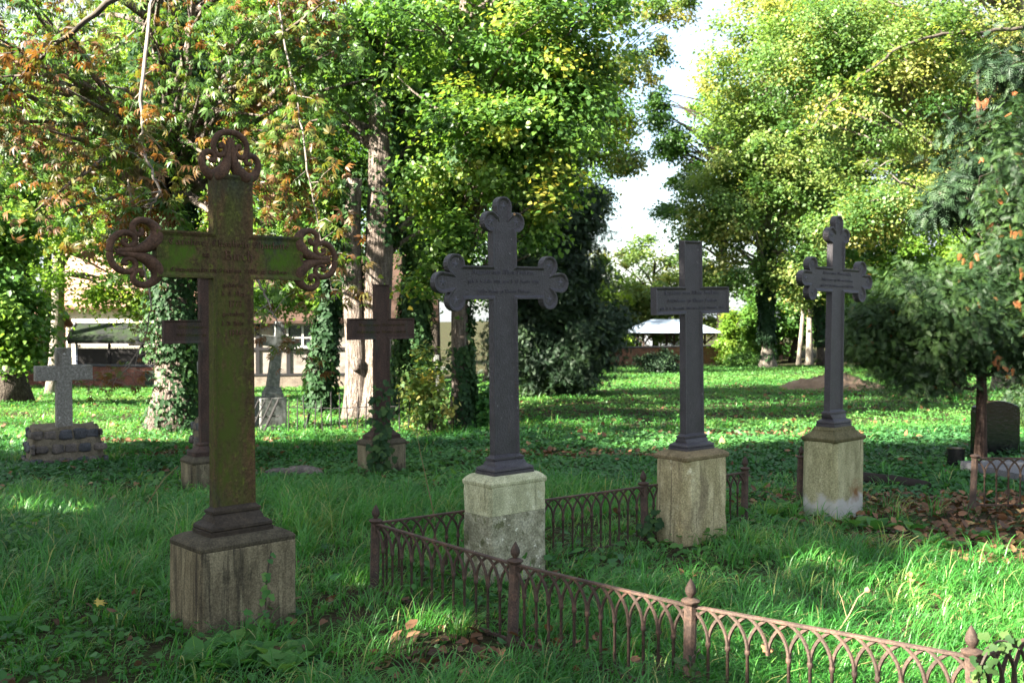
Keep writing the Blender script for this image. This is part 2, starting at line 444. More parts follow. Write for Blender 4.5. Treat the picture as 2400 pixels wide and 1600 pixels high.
M['herb'] = leaf_mat('herb_leaves', [(0, (.024, .090, .022)), (.5, (.054, .155, .034)), (1, (.125, .225, .060))], trans=.35, rough=.55, spec=.2)
M['grass'] = leaf_mat('grass_blades', [(0, (.022, .105, .018)), (.45, (.045, .19, .028)), (.8, (.10, .265, .050)), (.93, (.17, .27, .06)), (1, (.34, .29, .14))], trans=.35, rough=.42, spec=.4)
M['yew'] = leaf_mat('yew_needles', [(0, (.008, .022, .010)), (.6, (.016, .040, .015)), (1, (.036, .070, .022))], trans=.12, rough=.6)
M['thuja'] = leaf_mat('thuja_sprays', [(0, (.009, .026, .008)), (.5, (.019, .048, .011)), (.86, (.050, .098, .020)), (.95, (.10, .15, .03)), (.97, (.24, .085, .03)), (1, (.36, .12, .04))], trans=.2, rough=.55)
M['litter'] = leaf_mat('fallen_leaves', [(0, (.045, .026, .015)), (.4, (.10, .050, .024)), (.7, (.17, .080, .038)), (.88, (.24, .14, .075)), (1, (.38, .28, .06))], trans=.12, rough=.7)
M['leaf_fallen_yellow'] = plain('yellow_fallen_leaf', (.36, .28, .05), .6)
M['leaf_fallen_tan'] = plain('tan_fallen_leaf', (.30, .17, .075), .6)

# ------------------------------------------------------------------ leaf scattering
def pat_rhomb():
    return np.array([(0, 0, 0), (.45, -.36, .10), (1, 0, -.05), (.45, .36, .10)]), [np.array([(0, 1, 2, 3)])]


def pat_oval():
    v = [(0, 0, 0), (.28, -.32, .07), (.7, -.28, .05), (1, 0, -.10), (.7, .28, .05), (.28, .32, .07)]
    return np.array(v), [np.array([(0, 1, 2, 3), (0, 3, 4, 5)])]


def pat_heart():
    v = [(.1, 0, 0), (0, -.22, .03), (.18, -.45, .06), (.6, -.36, .05), (1.05, 0, -.12), (.6, .36, .05), (.18, .45, .06), (0, .22, .03)]
    return np.array(v), [np.array([(0, 1, 2, 3), (0, 3, 4, 4)])[:, :4][:1], np.array([(0, 3, 4), (0, 4, 5)]), np.array([(0, 5, 6, 7)])]


def pat_star():
    # five lobed leaf, maple or ivy
    v = [(0, 0, 0)]
    for a, r in ((-150, .38), (-118, .28), (-88, .62), (-55, .36), (-30, .82), (-14, .5), (0, 1.0), (14, .5), (30, .82), (55, .36), (88, .62), (118, .28), (150, .38)):
        t = radians(a); v.append((r * cos(t), r * sin(t), -.12 * r * r))
    n = len(v)
    return np.array(v), [np.array([(0, i, i + 1) for i in range(1, n - 1)])]


def pat_lobe():
    v = [(-.1, 0, 0), (.12, -.45, .02), (.42, -.26, .02), (.62, -.34, -.04), (1, 0, -.1), (.62, .34, -.04), (.42, .26, .02), (.12, .45, .02)]
    return np.array(v), [np.array([(0, 1, 2, 4), (0, 4, 6, 7)]), np.array([(2, 3, 4), (4, 5, 6)])]


def pat_palm():
    # seven drooping leaflets of a horse chestnut leaf
    V = []; F = []
    for k, a in enumerate((-100, -66, -32, 0, 32, 66, 100)):
        t = radians(a); L = 1.0 - .12 * abs(a) / 33; d = np.array((cos(t), sin(t), 0)); s = np.array((-sin(t), cos(t), 0)); z = np.array((0, 0, 1))
        b = len(V)
        V += [d * .04, d * .60 * L - s * .125 + z * -.08, d * L + z * -.55, d * .60 * L + s * .125 + z * -.08]
        F.append((b, b + 1, b + 2, b + 3))
    return np.array(V), [np.array(F)]


def pat_frond(n=6, w=.060, droop=.35, spread=.40):
    # flat feathered spray of a conifer
    V = []; F = []
    def q(p, d, L):
        d = np.array(d, float); d /= np.linalg.norm(d); s = np.array((-d[1], d[0], 0)) * w * .5
        b = len(V); p = np.array(p, float)
        V.extend([p, p + d * L * .45 - s, p + d * L, p + d * L * .45 + s]); F.append((b, b + 1, b + 2, b + 3))
    q((0, 0, 0), (1, 0, -droop), 1.0)
    for k in range(n):
        x = .08 + .75 * k / n
        L = spread * (1 - .55 * k / n)
        for sg in (-1, 1):
            q((x, 0, -droop * x), (.75, sg * .8, -droop * .8), L)
    return np.array(V), [np.array(F)]


PAT = dict(rhomb=pat_rhomb(), oval=pat_oval(), heart=pat_heart(), star=pat_star(), lobe=pat_lobe(), palm=pat_palm(), frond=pat_frond(), frond_fine=pat_frond(5, .085, .4, .42))


def scatter(P, D, Nn, size, tint, pat):
    """place pattern at points P with direction D, approx normal Nn -> V, polys, tint per face"""
    V0, F0 = PAT[pat]
    D = unit(D); Y = np.cross(Nn, D); Y = unit(Y + 1e-6); Z = np.cross(D, Y)
    n = len(P); k = len(V0)
    V = (P[:, None, :] + size[:, None, None] * (V0[None, :, 0, None] * D[:, None, :] + V0[None, :, 1, None] * Y[:, None, :] + V0[None, :, 2, None] * Z[:, None, :]))
    V = V.reshape(-1, 3)
    off = (np.arange(n) * k)
    polys = []; tints = []
    for F in F0:
        polys.append((F[None, :, :] + off[:, None, None]).reshape(-1, F.shape[1]))
        tints.append(np.repeat(tint, len(F)))
    return V, polys, np.concatenate(tints)


class Leaves:
    def __init__(s): s.V = []; s.P = []; s.T = []; s.n = 0
    def add(s, P, D, Nn, size, tint, pat):
        if len(P) == 0: return
        V, polys, t = scatter(P, D, Nn, size, tint, pat)
        s.V.append(V); s.P += [p + s.n for p in polys]; s.T.append(t); s.n += len(V)
    def mesh(s, name, mat):
        return np_mesh(name, np.concatenate(s.V), s.P, mat, np.concatenate(s.T))


LIT = []          # places on the ground which the sun reaches through gaps in the crowns: (x, y, radius x, radius y, turn)


def in_lit(P):
    """True where a leaf would stand in the way of one of the sun gaps"""
    t = P[:, 2] / SUN_VEC.z
    gx = P[:, 0] - SUN_VEC.x * t; gy = P[:, 1] - SUN_VEC.y * t
    m = np.zeros(len(P), bool)
    wob = 1 + .28 * np.sin(gx * 4.1 + gy * 2.3) * np.sin(gy * 3.7 - gx * 1.9) + .2 * np.sin(gx * 9.1 - gy * 7.3)
    for cx, cy, rx, ry, a in LIT:
        dx = gx - cx; dy = gy - cy
        u = dx * cos(a) + dy * sin(a); v = -dx * sin(a) + dy * cos(a)
        m |= (u / rx) ** 2 + (v / ry) ** 2 < wob
    return m


def crown(ells, n_clump, per, r_clump, size, pat, rng, tint=(.1, .75), shell=.45, flat=.6, up=.9, gaps=False, droop=.35, jit=.06):
    """leaf clumps through a crown made of ellipsoids (cx,cy,cz,rx,ry,rz,weight)"""
    w = np.array([e[6] for e in ells], float); w /= w.sum()
    which = rng.choice(len(ells), n_clump, p=w)
    E = np.array([e[:6] for e in ells], float)[which]
    d = unit(rng.normal(size=(n_clump, 3)))
    r = rng.random(n_clump) ** shell
    C = E[:, :3] + d * r[:, None] * E[:, 3:6]
    cr = r_clump * rng.uniform(.6, 1.35, n_clump)
    ct = rng.uniform(*tint, n_clump)
    idx = np.repeat(np.arange(n_clump), per)
    o = rng.normal(size=(len(idx), 3)) * .55
    o[:, 2] *= flat
    P = C[idx] + o * cr[idx][:, None]
    P[:, 2] -= droop * (o[:, 0] ** 2 + o[:, 1] ** 2) * cr[idx] * .5
    out = unit(P - E[idx][:, :3])
    nn = unit(np.array((0, 0, up)) + out * .55 + rng.normal(size=P.shape) * .55)
    dd = rng.normal(size=P.shape); dd[:, 2] -= .5
    dd += out * .7
    dd = unit(dd - nn * np.sum(dd * nn, axis=1, keepdims=True))
    sz = size * rng.uniform(.6, 1.25, len(P))
    ti = np.clip(ct[idx] + rng.normal(size=len(P)) * jit, 0, 1)
    if gaps:
        k = ~in_lit(P); P, dd, nn, sz, ti = P[k], dd[k], nn[k], sz[k], ti[k]
    return C, (P, dd, nn, sz, ti, pat)


def trunk_path(base, top, bend=.15, n=14, seed=0):
    r = random.Random(seed); b = Vector(base); t = Vector(top)
    ph = r.uniform(0, 6); ph2 = r.uniform(0, 6)
    return [b.lerp(t, k / (n - 1)) + Vector((sin(k / (n - 1) * 5 + ph) - sin(ph), sin(k / (n - 1) * 4 + ph2) - sin(ph2), 0)) * bend for k in range(n)]


def trunk_mesh(mb, base, top, r0, r1, bend=.1, flare=.7, seed=0, n=16, sides=18, lump=.08):
    p = trunk_path(base, top, bend, n, seed)
    rs = []
    L = (Vector(top) - Vector(base)).length
    for k in range(n):
        t = k / (n - 1)
        rs.append((r0 * (1 - t) + r1 * t) * (1 + flare * math.exp(-t * L / .45 / max(.4, r0 * 2.2))))
    p[0] = p[0] - Vector((0, 0, .25))
    mb.tube(p, rs, sides, lump, seed)
    return p, rs


def limbs(mb, path, rs, targets, rng, r=.07, start=.35, sag=.1):
    """branches from the trunk out to clump centres"""
    n = len(path)
    for T in targets:
        T = Vector(T)
        best = None
        lo = int(start * (n - 1))
        k = rng.integers(lo, n)
        for j in range(lo, n):
            d = abs((T - path[j]).length - (T.z - path[j].z) * .5)
            if best is None or d < best[0]: best = (d, j)
        j = int(max(lo, min(n - 1, best[1] + rng.integers(-1, 2))))
        a = path[j]
        mid1 = a.lerp(T, .35) + Vector((rng.normal() * .12, rng.normal() * .12, .12 * (T - a).length * .6))
        mid2 = a.lerp(T, .7) + Vector((rng.normal() * .15, rng.normal() * .15, .06 * (T - a).length))
        rr = min(r, rs[j] * .6)
        mb.tube([a, mid1, mid2, T], [rr, rr * .62, rr * .36, rr * .12], 6)


def ivy_on(L, path, rs, z0, z1, n, rng, size=.075, fat=.10, tint=(.15, .8), side=None, pat='lobe'):
    """ivy leaves clothing a trunk between two heights"""
    P = np.array([tuple(p) for p in path]); R = np.array(rs)
    z = z0 + (z1 - z0) * rng.random(n)
    cx = np.interp(z, P[:, 2], P[:, 0]); cy = np.interp(z, P[:, 2], P[:, 1]); r = np.interp(z, P[:, 2], R)
    a = rng.uniform(0, 2 * pi, n)
    if side is not None: a = side[0] + rng.normal(size=n) * side[1]
    lump = fat * (.35 + .65 * rng.random(n)) * (1 + .8 * np.sin(z * 2.3 + a * 2) * np.sin(z * 1.1 + 2 * a + 1))
    o = np.stack([np.cos(a), np.sin(a), np.zeros(n)], 1)
    pos = np.stack([cx, cy, z], 1) + o * (r + np.maximum(.01, lump))[:, None]
    nn = unit(o + np.array((0, 0, .45)) + rng.normal(size=(n, 3)) * .38)
    dd = np.array((0, 0, -1.0)) + rng.normal(size=(n, 3)) * .5
    dd = unit(dd - nn * np.sum(dd * nn, axis=1, keepdims=True))
    base_t = .5 * (np.sin(z * 1.7 + a * 1.5) * .5 + .5)
    L.add(pos, dd, nn, size * rng.uniform(.6, 1.3, n), np.clip(tint[0] + (tint[1] - tint[0]) * (base_t + .5 * rng.random(n)), 0, 1), pat)

def postmix(m, colour, kind, args, noise=(8, .5), stretch=(1, 1, 1)):
    """stain with a place of its own: kind 'below' (z0, soft) or 'spot' (x, z, rx, rz)"""
    nt = m.node_tree; b = nt.nodes['Principled BSDF']
    old = b.inputs['Base Color'].links[0].from_socket
    tc = N(nt, 'ShaderNodeTexCoord'); sp = N(nt, 'ShaderNodeSeparateXYZ')
    nt.links.new(tc.outputs['Object'], sp.inputs[0])
    mp = N(nt, 'ShaderNodeMapping'); mp.inputs['Scale'].default_value = stretch
    nt.links.new(tc.outputs['Object'], mp.inputs['Vector'])
    no = N(nt, 'ShaderNodeTexNoise', Scale=noise[0], Detail=6.0); nt.links.new(mp.outputs[0], no.inputs['Vector'])
    def mth(op, a, bb):
        n = N(nt, 'ShaderNodeMath', operation=op)
        for i, x in enumerate((a, bb)):
            if isinstance(x, (int, float)): n.inputs[i].default_value = x
            else: nt.links.new(x, n.inputs[i])
        return n.outputs[0]
    nz = mth('MULTIPLY', mth('SUBTRACT', no.outputs['Fac'], .5), noise[1] * 2)
    if kind == 'below':
        f = mth('DIVIDE', mth('ADD', mth('SUBTRACT', args[0], sp.outputs['Z']), nz), args[1])
    else:
        dx = mth('DIVIDE', mth('SUBTRACT', sp.outputs['X'], args[0]), args[2]); dz = mth('DIVIDE', mth('SUBTRACT', sp.outputs['Z'], args[1]), args[3])
        r = mth('SQRT', mth('ADD', mth('MULTIPLY', dx, dx), mth('MULTIPLY', dz, dz)), 0)
        f = mth('ADD', mth('SUBTRACT', 1.0, r), nz)
    cl = N(nt, 'ShaderNodeClamp'); nt.links.new(f, cl.inputs[0])
    mx = N(nt, 'ShaderNodeMixRGB')
    nt.links.new(cl.outputs[0], mx.inputs['Fac']); nt.links.new(old, mx.inputs['Color1'])
    if isinstance(colour, tuple): mx.inputs['Color2'].default_value = (*colour, 1)
    nt.links.new(mx.outputs[0], b.inputs['Base Color'])


M['rust_cross'] = M['rust_algae'].copy()
postmix(M['rust_cross'], (.050, .095, .009), 'spot', (-.27, 1.885, .11, .12), (34, 1.3), (1, 1, .7))
postmix(M['rust_cross'], (.050, .095, .009), 'spot', (.27, 1.88, .14, .13), (34, 1.3), (1, 1, .7))
postmix(M['rust_cross'], (.050, .066, .011), 'spot', (-.04, 1.15, .15, .85), (38, 1.2), (1, 1, .4))
M['stone_olive_foot'] = M['stone_olive'].copy()
postmix(M['stone_olive_foot'], (.38, .365, .335), 'below', (.20, .06), (6, .24))
postmix(M['stone_olive_foot'], (.17, .088, .04), 'spot', (.07, .21, .11, .10), (14, 1.0))
postmix(M['stone_dark'], (.030, .028, .022), 'below', (.09, .16), (9, .16))

# ------------------------------------------------------------------ the ground
def axis(lo, hi, fine_lo, fine_hi, step, grow):
    a = list(np.arange(fine_lo, fine_hi + 1e-6, step))
    s = step
    while a[-1] < hi: s *= grow; a.append(a[-1] + s)
    s = step
    while a[0] > lo: s *= grow; a.insert(0, a[0] - s)
    return np.array(a)


gx = axis(-420, 420, -8, 8, .22, 1.09); gy = axis(-120, 620, 2, 16, .22, 1.07)
GX, GY = np.meshgrid(gx, gy)
rb = np.random.default_rng(5)
GZ = gz_np(GX, GY) + (rb.random(GX.shape) - .5) * .02
GV = np.stack([GX.ravel(), GY.ravel(), GZ.ravel()], 1)
nx, ny = len(gx), len(gy)
ii = (np.arange(ny - 1)[:, None] * nx + np.arange(nx - 1)[None, :]).ravel()
link('ground', np_mesh('ground', GV, [np.stack([ii, ii + 1, ii + nx + 1, ii + nx], 1)], M['ground'], smooth=True))
tag(bpy.data.objects['ground'], kind='structure')

# ------------------------------------------------------------------ blackletter for the inscriptions
def _S(x, lo=0.0, hi=1.0): return [(x - .10, hi - .12), (x, hi - .03), (x, lo + .13), (x + .12, lo + .02)]
_A = 1.62
GL = {
    'a': (.85, [[(.12, .80), (.35, .98), (.55, .82)], _S(.58), [(.55, .55), (.18, .42), (.18, .14), (.34, .02), (.56, .18)]]),
    'b': (.85, [_S(.2, 0, _A), [(.2, .78), (.46, .98), (.62, .76), (.62, .2), (.38, 0), (.2, .12)]]),
    'c': (.70, [[(.56, .84), (.42, .97), (.2, .78), (.2, .2), (.38, .02), (.58, .15)]]),
    'd': (.85, [[(.2, 1.55), (.58, .95), (.62, .3), (.38, 0), (.2, .2), (.2, .7), (.42, .95), (.58, .86)]]),
    'e': (.70, [[(.2, .5), (.58, .62), (.44, .96), (.2, .78), (.2, .2), (.38, .02), (.58, .16)]]),
    'f': (.60, [[(.5, 1.5), (.34, 1.6), (.22, 1.4), (.22, -.3)], [(.05, .88), (.45, .95)]]),
    'g': (.85, [[(.58, .9), (.36, .98), (.2, .78), (.2, .24), (.38, .04), (.58, .2)], [(.6, .98), (.6, -.22), (.4, -.42), (.18, -.3)]]),
    'h': (.85, [_S(.2, 0, _A), [(.2, .78), (.46, .98), (.62, .76), (.62, .1), (.5, -.3)]]),
    'i': (.42, [_S(.2), [(.16, 1.28), (.26, 1.38)]]),
    'k': (.75, [_S(.2, 0, _A), [(.2, .6), (.45, .98), (.52, .75), (.2, .55), (.5, .1), (.62, .02)]]),
    'l': (.42, [_S(.2, 0, _A)]),
    'm': (1.25, [_S(.2), [(.2, .78), (.45, .98), (.58, .86)], _S(.6), [(.6, .78), (.85, .98), (.98, .86)], _S(1.0)]),
    'n': (.85, [_S(.2), [(.2, .78), (.45, .98), (.58, .86)], _S(.6)]),
    'o': (.82, [[(.4, .98), (.2, .78), (.2, .2), (.4, .02), (.6, .2), (.6, .78), (.4, .98)]]),
    'p': (.85, [_S(.2, -.45), [(.2, .78), (.46, .98), (.62, .76), (.62, .2), (.38, 0), (.2, .12)]]),
    'r': (.62, [_S(.2), [(.2, .76), (.42, .98), (.54, .84)]]),
    's': (.68, [[(.54, .86), (.36, .98), (.2, .78), (.54, .4), (.5, .12), (.32, 0), (.14, .14)]]),
    't': (.5, [_S(.22, 0, 1.25), [(.06, .92), (.42, .95)]]),
    'u': (.85, [_S(.2), [(.2, .12), (.42, .0), (.6, .16)], _S(.6)]),
    'v': (.82, [_S(.2, 0, 1.1), [(.2, .1), (.4, 0), (.6, .2), (.6, .8), (.44, .98)]]),
    'w': (1.2, [_S(.2, 0, 1.1), _S(.55), [(.2, .1), (.38, 0), (.55, .12)], [(.55, .1), (.75, 0), (.95, .2), (.95, .8), (.78, .98)]]),
    'z': (.7, [[(.14, .86), (.4, .96), (.54, .75), (.3, .5), (.56, .3), (.5, -.2), (.26, -.4), (.12, -.28)]]),
    'A': (1.25, [[(.1, 1.2), (.3, 1.5), (.5, 1.3), (.42, .3), (.15, .05), (.08, .3)], [(.5, 1.4), (.85, 1.5), (.95, 1.2), (.95, .12), (1.1, .02)], [(.45, .75), (.95, .75)]]),
    'B': (1.2, [[(.1, 1.3), (.35, 1.55), (.42, 1.1), (.35, .2), (.12, .1)], [(.42, 1.4), (.8, 1.5), (.92, 1.2), (.5, .82), (.92, .72), (1.0, .3), (.7, .0), (.35, .15)]]),
    'C': (1.1, [[(.9, 1.25), (.7, 1.52), (.35, 1.3), (.18, .8), (.3, .2), (.62, 0), (.95, .25)], [(.55, 1.35), (.5, .9), (.6, .45)]]),
    'D': (1.2, [[(.15, 1.4), (.45, 1.3), (.4, .2), (.15, .1)], [(.3, 1.45), (.75, 1.5), (1.0, 1.1), (1.0, .4), (.7, 0), (.35, .12)]]),
    'E': (1.1, [[(.9, 1.3), (.62, 1.52), (.3, 1.25), (.25, .5), (.5, .05), (.92, .2)], [(.3, .8), (.75, .9)], [(.55, 1.3), (.55, .4)]]),
    'F': (1.1, [[(.15, 1.35), (.5, 1.5), (.95, 1.35)], [(.5, 1.4), (.45, .3), (.2, -.05), (.08, .15)], [(.3, .8), (.8, .88)]]),
    'H': (1.2, [[(.1, 1.3), (.35, 1.5), (.4, 1.1), (.35, .1), (.15, .1)], [(.38, .8), (.75, 1.0), (.95, .7), (.9, .1), (.7, -.3)]]),
    'J': (.9, [[(.15, 1.3), (.4, 1.5), (.75, 1.35)], [(.6, 1.4), (.6, .2), (.35, -.2), (.1, .0)]]),
    'K': (1.1, [[(.1, 1.3), (.35, 1.5), (.4, 1.1), (.38, .1), (.15, .05)], [(.4, .8), (.8, 1.4), (.95, 1.2)], [(.45, .8), (.85, .2), (1.05, .05)]]),
    'L': (1.05, [[(.8, 1.3), (.55, 1.52), (.3, 1.25), (.42, .7), (.2, .1), (.6, .18), (.95, .02)], [(.1, .7), (.5, .85)]]),
    'M': (1.5, [[(.1, 1.2), (.3, 1.5), (.45, 1.3), (.4, .1), (.15, .1)], [(.45, 1.35), (.75, 1.5), (.82, 1.2), (.8, .1)], [(.82, 1.35), (1.1, 1.5), (1.22, 1.2), (1.2, .12), (1.35, .02)]]),
    'S': (1.1, [[(.95, 1.25), (.7, 1.52), (.3, 1.3), (.35, .95), (.8, .75), (.9, .3), (.6, 0), (.2, .15), (.1, .4)], [(.55, 1.3), (.55, .9)]]),
    'W': (1.5, [[(.1, 1.3), (.3, 1.5), (.38, .3), (.6, .02), (.8, .3)], [(.7, 1.5), (.8, 1.2), (.8, .2), (1.05, .0), (1.25, .3), (1.25, 1.1), (1.05, 1.5)]]),
    '1': (.6, [[(.12, 1.1), (.34, 1.4), (.34, .02)]]), '2': (.75, [[(.15, 1.1), (.35, 1.4), (.58, 1.1), (.15, .05), (.62, .08)]]),
    '3': (.75, [[(.15, 1.25), (.4, 1.4), (.56, 1.1), (.3, .75), (.58, .45), (.4, .02), (.12, .15)]]), '4': (.75, [[(.5, 0), (.5, 1.4), (.1, .45), (.66, .45)]]),
    '5': (.75, [[(.58, 1.38), (.2, 1.38), (.18, .8), (.45, .85), (.58, .4), (.36, .02), (.12, .15)]]), '6': (.75, [[(.55, 1.35), (.2, .8), (.18, .25), (.38, .02), (.58, .3), (.4, .7), (.2, .5)]]),
    '7': (.7, [[(.12, 1.36), (.58, 1.36), (.28, .0)]]), '8': (.75, [[(.38, .75), (.18, 1.1), (.38, 1.4), (.58, 1.1), (.38, .75), (.16, .35), (.38, .02), (.6, .35), (.38, .75)]]),
    '0': (.75, [[(.38, 1.4), (.16, 1.0), (.16, .4), (.38, .02), (.6, .4), (.6, 1.0), (.38, 1.4)]]), '9': (.75, [[(.56, .9), (.36, .7), (.18, 1.0), (.36, 1.4), (.58, 1.1), (.55, .5), (.2, .02)]]),
    ',': (.4, [[(.15, .1), (.22, -.05), (.1, -.25)]]), '.': (.4, [[(.14, .02), (.24, .12)]]), '-': (.55, [[(.1, .5), (.44, .56)]]), ' ': (.55, []),
}
NIB = (.085 * cos(radians(42)), .085 * sin(radians(42)))


def inscription(lines, y, mat, parent, name='inscription'):
    """raised lettering on a face looking towards -y; lines: (text, centre u, base z, x-height, total width or None)"""
    q = 0
    for text, cu, z0, xh, width in lines:
        mb = MB()
        tot = sum(GL[c][0] for c in text)
        sx = (width / tot) if width else xh * .78
        u = cu - tot * sx / 2
        for c in text:
            adv, strokes = GL[c]
            for st in strokes:
                for (x0, y0), (x1, y1) in zip(st[:-1], st[1:]):
                    q += 1
                    h = y - .0035 - .00022 * (q % 7)
                    a = []
                    for xx, yy in ((x0, y0), (x1, y1)):
                        a.append(((xx - NIB[0]), (yy - NIB[1]))); a.append(((xx + NIB[0]), (yy + NIB[1])))
                    P = [(u + p[0] * sx, z0 + p[1] * xh) for p in (a[0], a[1], a[3], a[2])]
                    if (P[1][0] - P[0][0]) * (P[2][1] - P[0][1]) - (P[1][1] - P[0][1]) * (P[2][0] - P[0][0]) < 0: P = P[::-1]
                    mb.add([(p[0], h, p[1]) for p in P] + [(p[0], y + .001, p[1]) for p in P], [(0, 1, 2, 3), (1, 0, 4, 5), (2, 1, 5, 6), (3, 2, 6, 7), (0, 3, 7, 4)])
            u += adv * sx
        mb.build(name, mat, parent)


# ------------------------------------------------------------------ the cast iron crosses
def arc(c, r, a0, a1, n):
    return [(c[0] + r * cos(a0 + (a1 - a0) * k / n), c[1] + r * sin(a0 + (a1 - a0) * k / n)) for k in range(n + 1)]


def trefoil(h, cf, cu, bu, r):
    """end of an arm as three lobes, from (.., -h) round to (.., h), along +a"""
    d = sqrt(max(1e-9, r * r - (bu - h) ** 2))
    A = (cu - d, -h)
    mx, my = (cu + cf) / 2, -bu / 2
    dx, dy = cf - cu, bu
    L = sqrt(dx * dx + dy * dy); k = sqrt(max(0, r * r - L * L / 4))
    X = (mx + dy / L * k, my - dx / L * k)
    a0 = atan2(A[1] + bu, A[0] - cu); a1 = atan2(X[1] + bu, X[0] - cu)
    while a0 < 0: a0 += 2 * pi
    while a1 < a0: a1 += 2 * pi
    low = arc((cu, -bu), r, a0, a1, 12)
    f1 = atan2(X[1], X[0] - cf)
    far = arc((cf, 0), r, f1, -f1, 12)
    up = [(a, -b) for a, b in reversed(low)]
    return low + far[1:-1] + up


def cross_outline(s_top, s_bot, zb, zc, h, arm, top):
    """arm, top: ('flat', length) or ('trefoil', cf, cu, bu, r), measured from the middle of the crossing"""
    def end(e, hw):
        return [(e[1], -hw), (e[1], hw)] if e[0] == 'flat' else trefoil(hw, *e[1:])
    R = end(arm, h); T = end(top, s_top)
    out = [(u, zc + w) for u, w in R]
    out.append((s_top, zc + h))
    out += [(-b, zc + a) for a, b in T]
    out.append((-s_top, zc + h))
    out += [(-u, zc - w) for u, w in R]
    out += [(-s_top, zc - h), (-s_bot, zb), (s_bot, zb), (s_top, zc - h)]
    return out


def cast_cross(outline, T, mat, parent, rim=.009, slope=.014, deep=.010, name='cross'):
    bm = bmesh.new()
    vs = [bm.verts.new((u, -T / 2, z)) for u, z in outline]
    f = bm.faces.new(vs)
    f.normal_update()
    if f.normal.y > 0: f.normal_flip()
    g = bmesh.ops.extrude_face_region(bm, geom=[f])
    nv = [v for v in g['geom'] if isinstance(v, bmesh.types.BMVert)]
    for v in nv: v.co.y += T
    bmesh.ops.recalc_face_normals(bm, faces=bm.faces)
    big = [q for q in bm.faces if len(q.verts) == len(outline)]
    for q in big:
        bmesh.ops.inset_region(bm, faces=[q], thickness=rim, depth=0, use_even_offset=True)
        bmesh.ops.inset_region(bm, faces=[q], thickness=slope, depth=-deep, use_even_offset=True)
    me = bpy.data.meshes.new(name); bm.to_mesh(me); bm.free()
    me.materials.append(mat)
    return link(name, me, parent)


def foot_mould(mb_w, d, z0, z1, ws, ds, k=.006):
    """stepped ogee foot between the pedestal and the shaft"""
    H = z1 - z0; mb = MB()
    mb.loft([(mb_w, d, z0), (mb_w, d, z0 + .16 * H), (mb_w - .012, d - .012, z0 + .19 * H), (mb_w - .004, d - .004, z0 + .24 * H), (mb_w - .008, d - .008, z0 + .34 * H),
             (mb_w - .035, d - .035, z0 + .42 * H), (mb_w - .07, d - .065, z0 + .50 * H), ((mb_w + ws) / 2 - .012, (d + ds) / 2 - .01, z0 + .62 * H), (ws + .030, ds + .030, z0 + .78 * H),
             (ws + .044, ds + .044, z0 + .80 * H), (ws + .044, ds + .044, z0 + .90 * H), (ws + .018, ds + .018, z0 + .96 * H), (ws + .006, ds + .006, z1 + .004)], corner=k)
    return mb


def stone_cap(Wd, Dd, z0, z1, wt, dt):
    mb = MB()
    mb.loft([(Wd - .014, Dd - .014, z0 - .020), (Wd - .004, Dd - .004, z0 - .014), (Wd, Dd, z0 - .004), (Wd, Dd, z0 + .008), (Wd - .016, Dd - .016, z0 + .018),
             ((Wd + wt) / 2, (Dd + dt) / 2, (z0 + z1) / 2 + .008), (wt, dt, z1)], corner=.014)
    return mb


def block(Wd, Dd, z0, z1, chamfer=.022, seed=0, taper=0.0):
    """stone block with worn vertical edges"""
    r = random.Random(seed); mb = MB(); n = 7; R = []
    for k in range(n):
        z = z0 + (z1 - z0) * k / (n - 1)
        w = Wd + taper * (1 - k / (n - 1)); d = Dd + taper * (1 - k / (n - 1)); ring = []
        for sx, sy, q in ((1, -1, 0), (1, 1, 1), (-1, 1, 2), (-1, -1, 3)):
            for t in (0, 1):
                c = chamfer * r.uniform(.75, 1.25); a = -pi / 2 + q * pi / 2 + t * pi / 2
                ring.append((sx * (w / 2 - c) + c * cos(a) + r.uniform(-.002, .002), sy * (d / 2 - c) + c * sin(a) + r.uniform(-.002, .002), z))
        R.append(ring)
    mb.rings(R)
    return mb


def star(c, r, y, mat, parent, rot=0.0):
    pts = [(c[0] + (r if k % 2 == 0 else r * .36) * sin(rot + k * pi / 5), c[1] + (r if k % 2 == 0 else r * .36) * cos(rot + k * pi / 5)) for k in range(10)]
    mb = MB()
    mb.add([(p[0], y, p[1]) for p in pts] + [(c[0], y - .006, c[1])], [(i, (i + 1) % 10, 10) for i in range(10)])
    return mb.build('star', mat, parent)


# ---- the tall cross with scrolled ends
t1 = thing('grave_cross', 'tall rust-brown iron cross with openwork scrolled ends and green algae', 'grave cross', (-1.428, 5.215, 0), radians(42.5))
block(.530, .360, -.2, .440, .016, 1).build('pedestal', M['stone_dark'], t1, bevel=.004)
stone_cap(.528, .358, .452, .494, .425, .265).build('pedestal_cap', M['stone_dark_cap'], t1, smooth=.6)
foot_mould(.345, .215, .493, .622, .226, .056).build('moulded_foot', M['foot_iron'], t1, smooth=.6)
x1 = cast_cross(cross_outline(.109, .114, .60, 1.891, .114, ('flat', .40), ('flat', .41)), .056, M['rust_cross'], t1, .010, .016, .010)
yf = -.028 + .010
inscription([('Caroline, Elisabeth Charlotte', -.01, 1.938, .020, .66), ('von', -.145, 1.880, .020, None), ('Birch', .03, 1.872, .030, .17),
             ('Conventualin im Fraulein Stifte zu Lindow', -.01, 1.808, .013, .64), ('geboren', 0, 1.735, .015, .12), ('d. 2. Mai', 0, 1.69, .015, .13),
             ('1773', .01, 1.635, .022, .075), ('gestorben', 0, 1.588, .015, .12), ('d. 20. Decbr.', 0, 1.540, .015, .13), ('1846', .01, 1.488, .022, .075)], yf, M['rust_scroll'], x1)


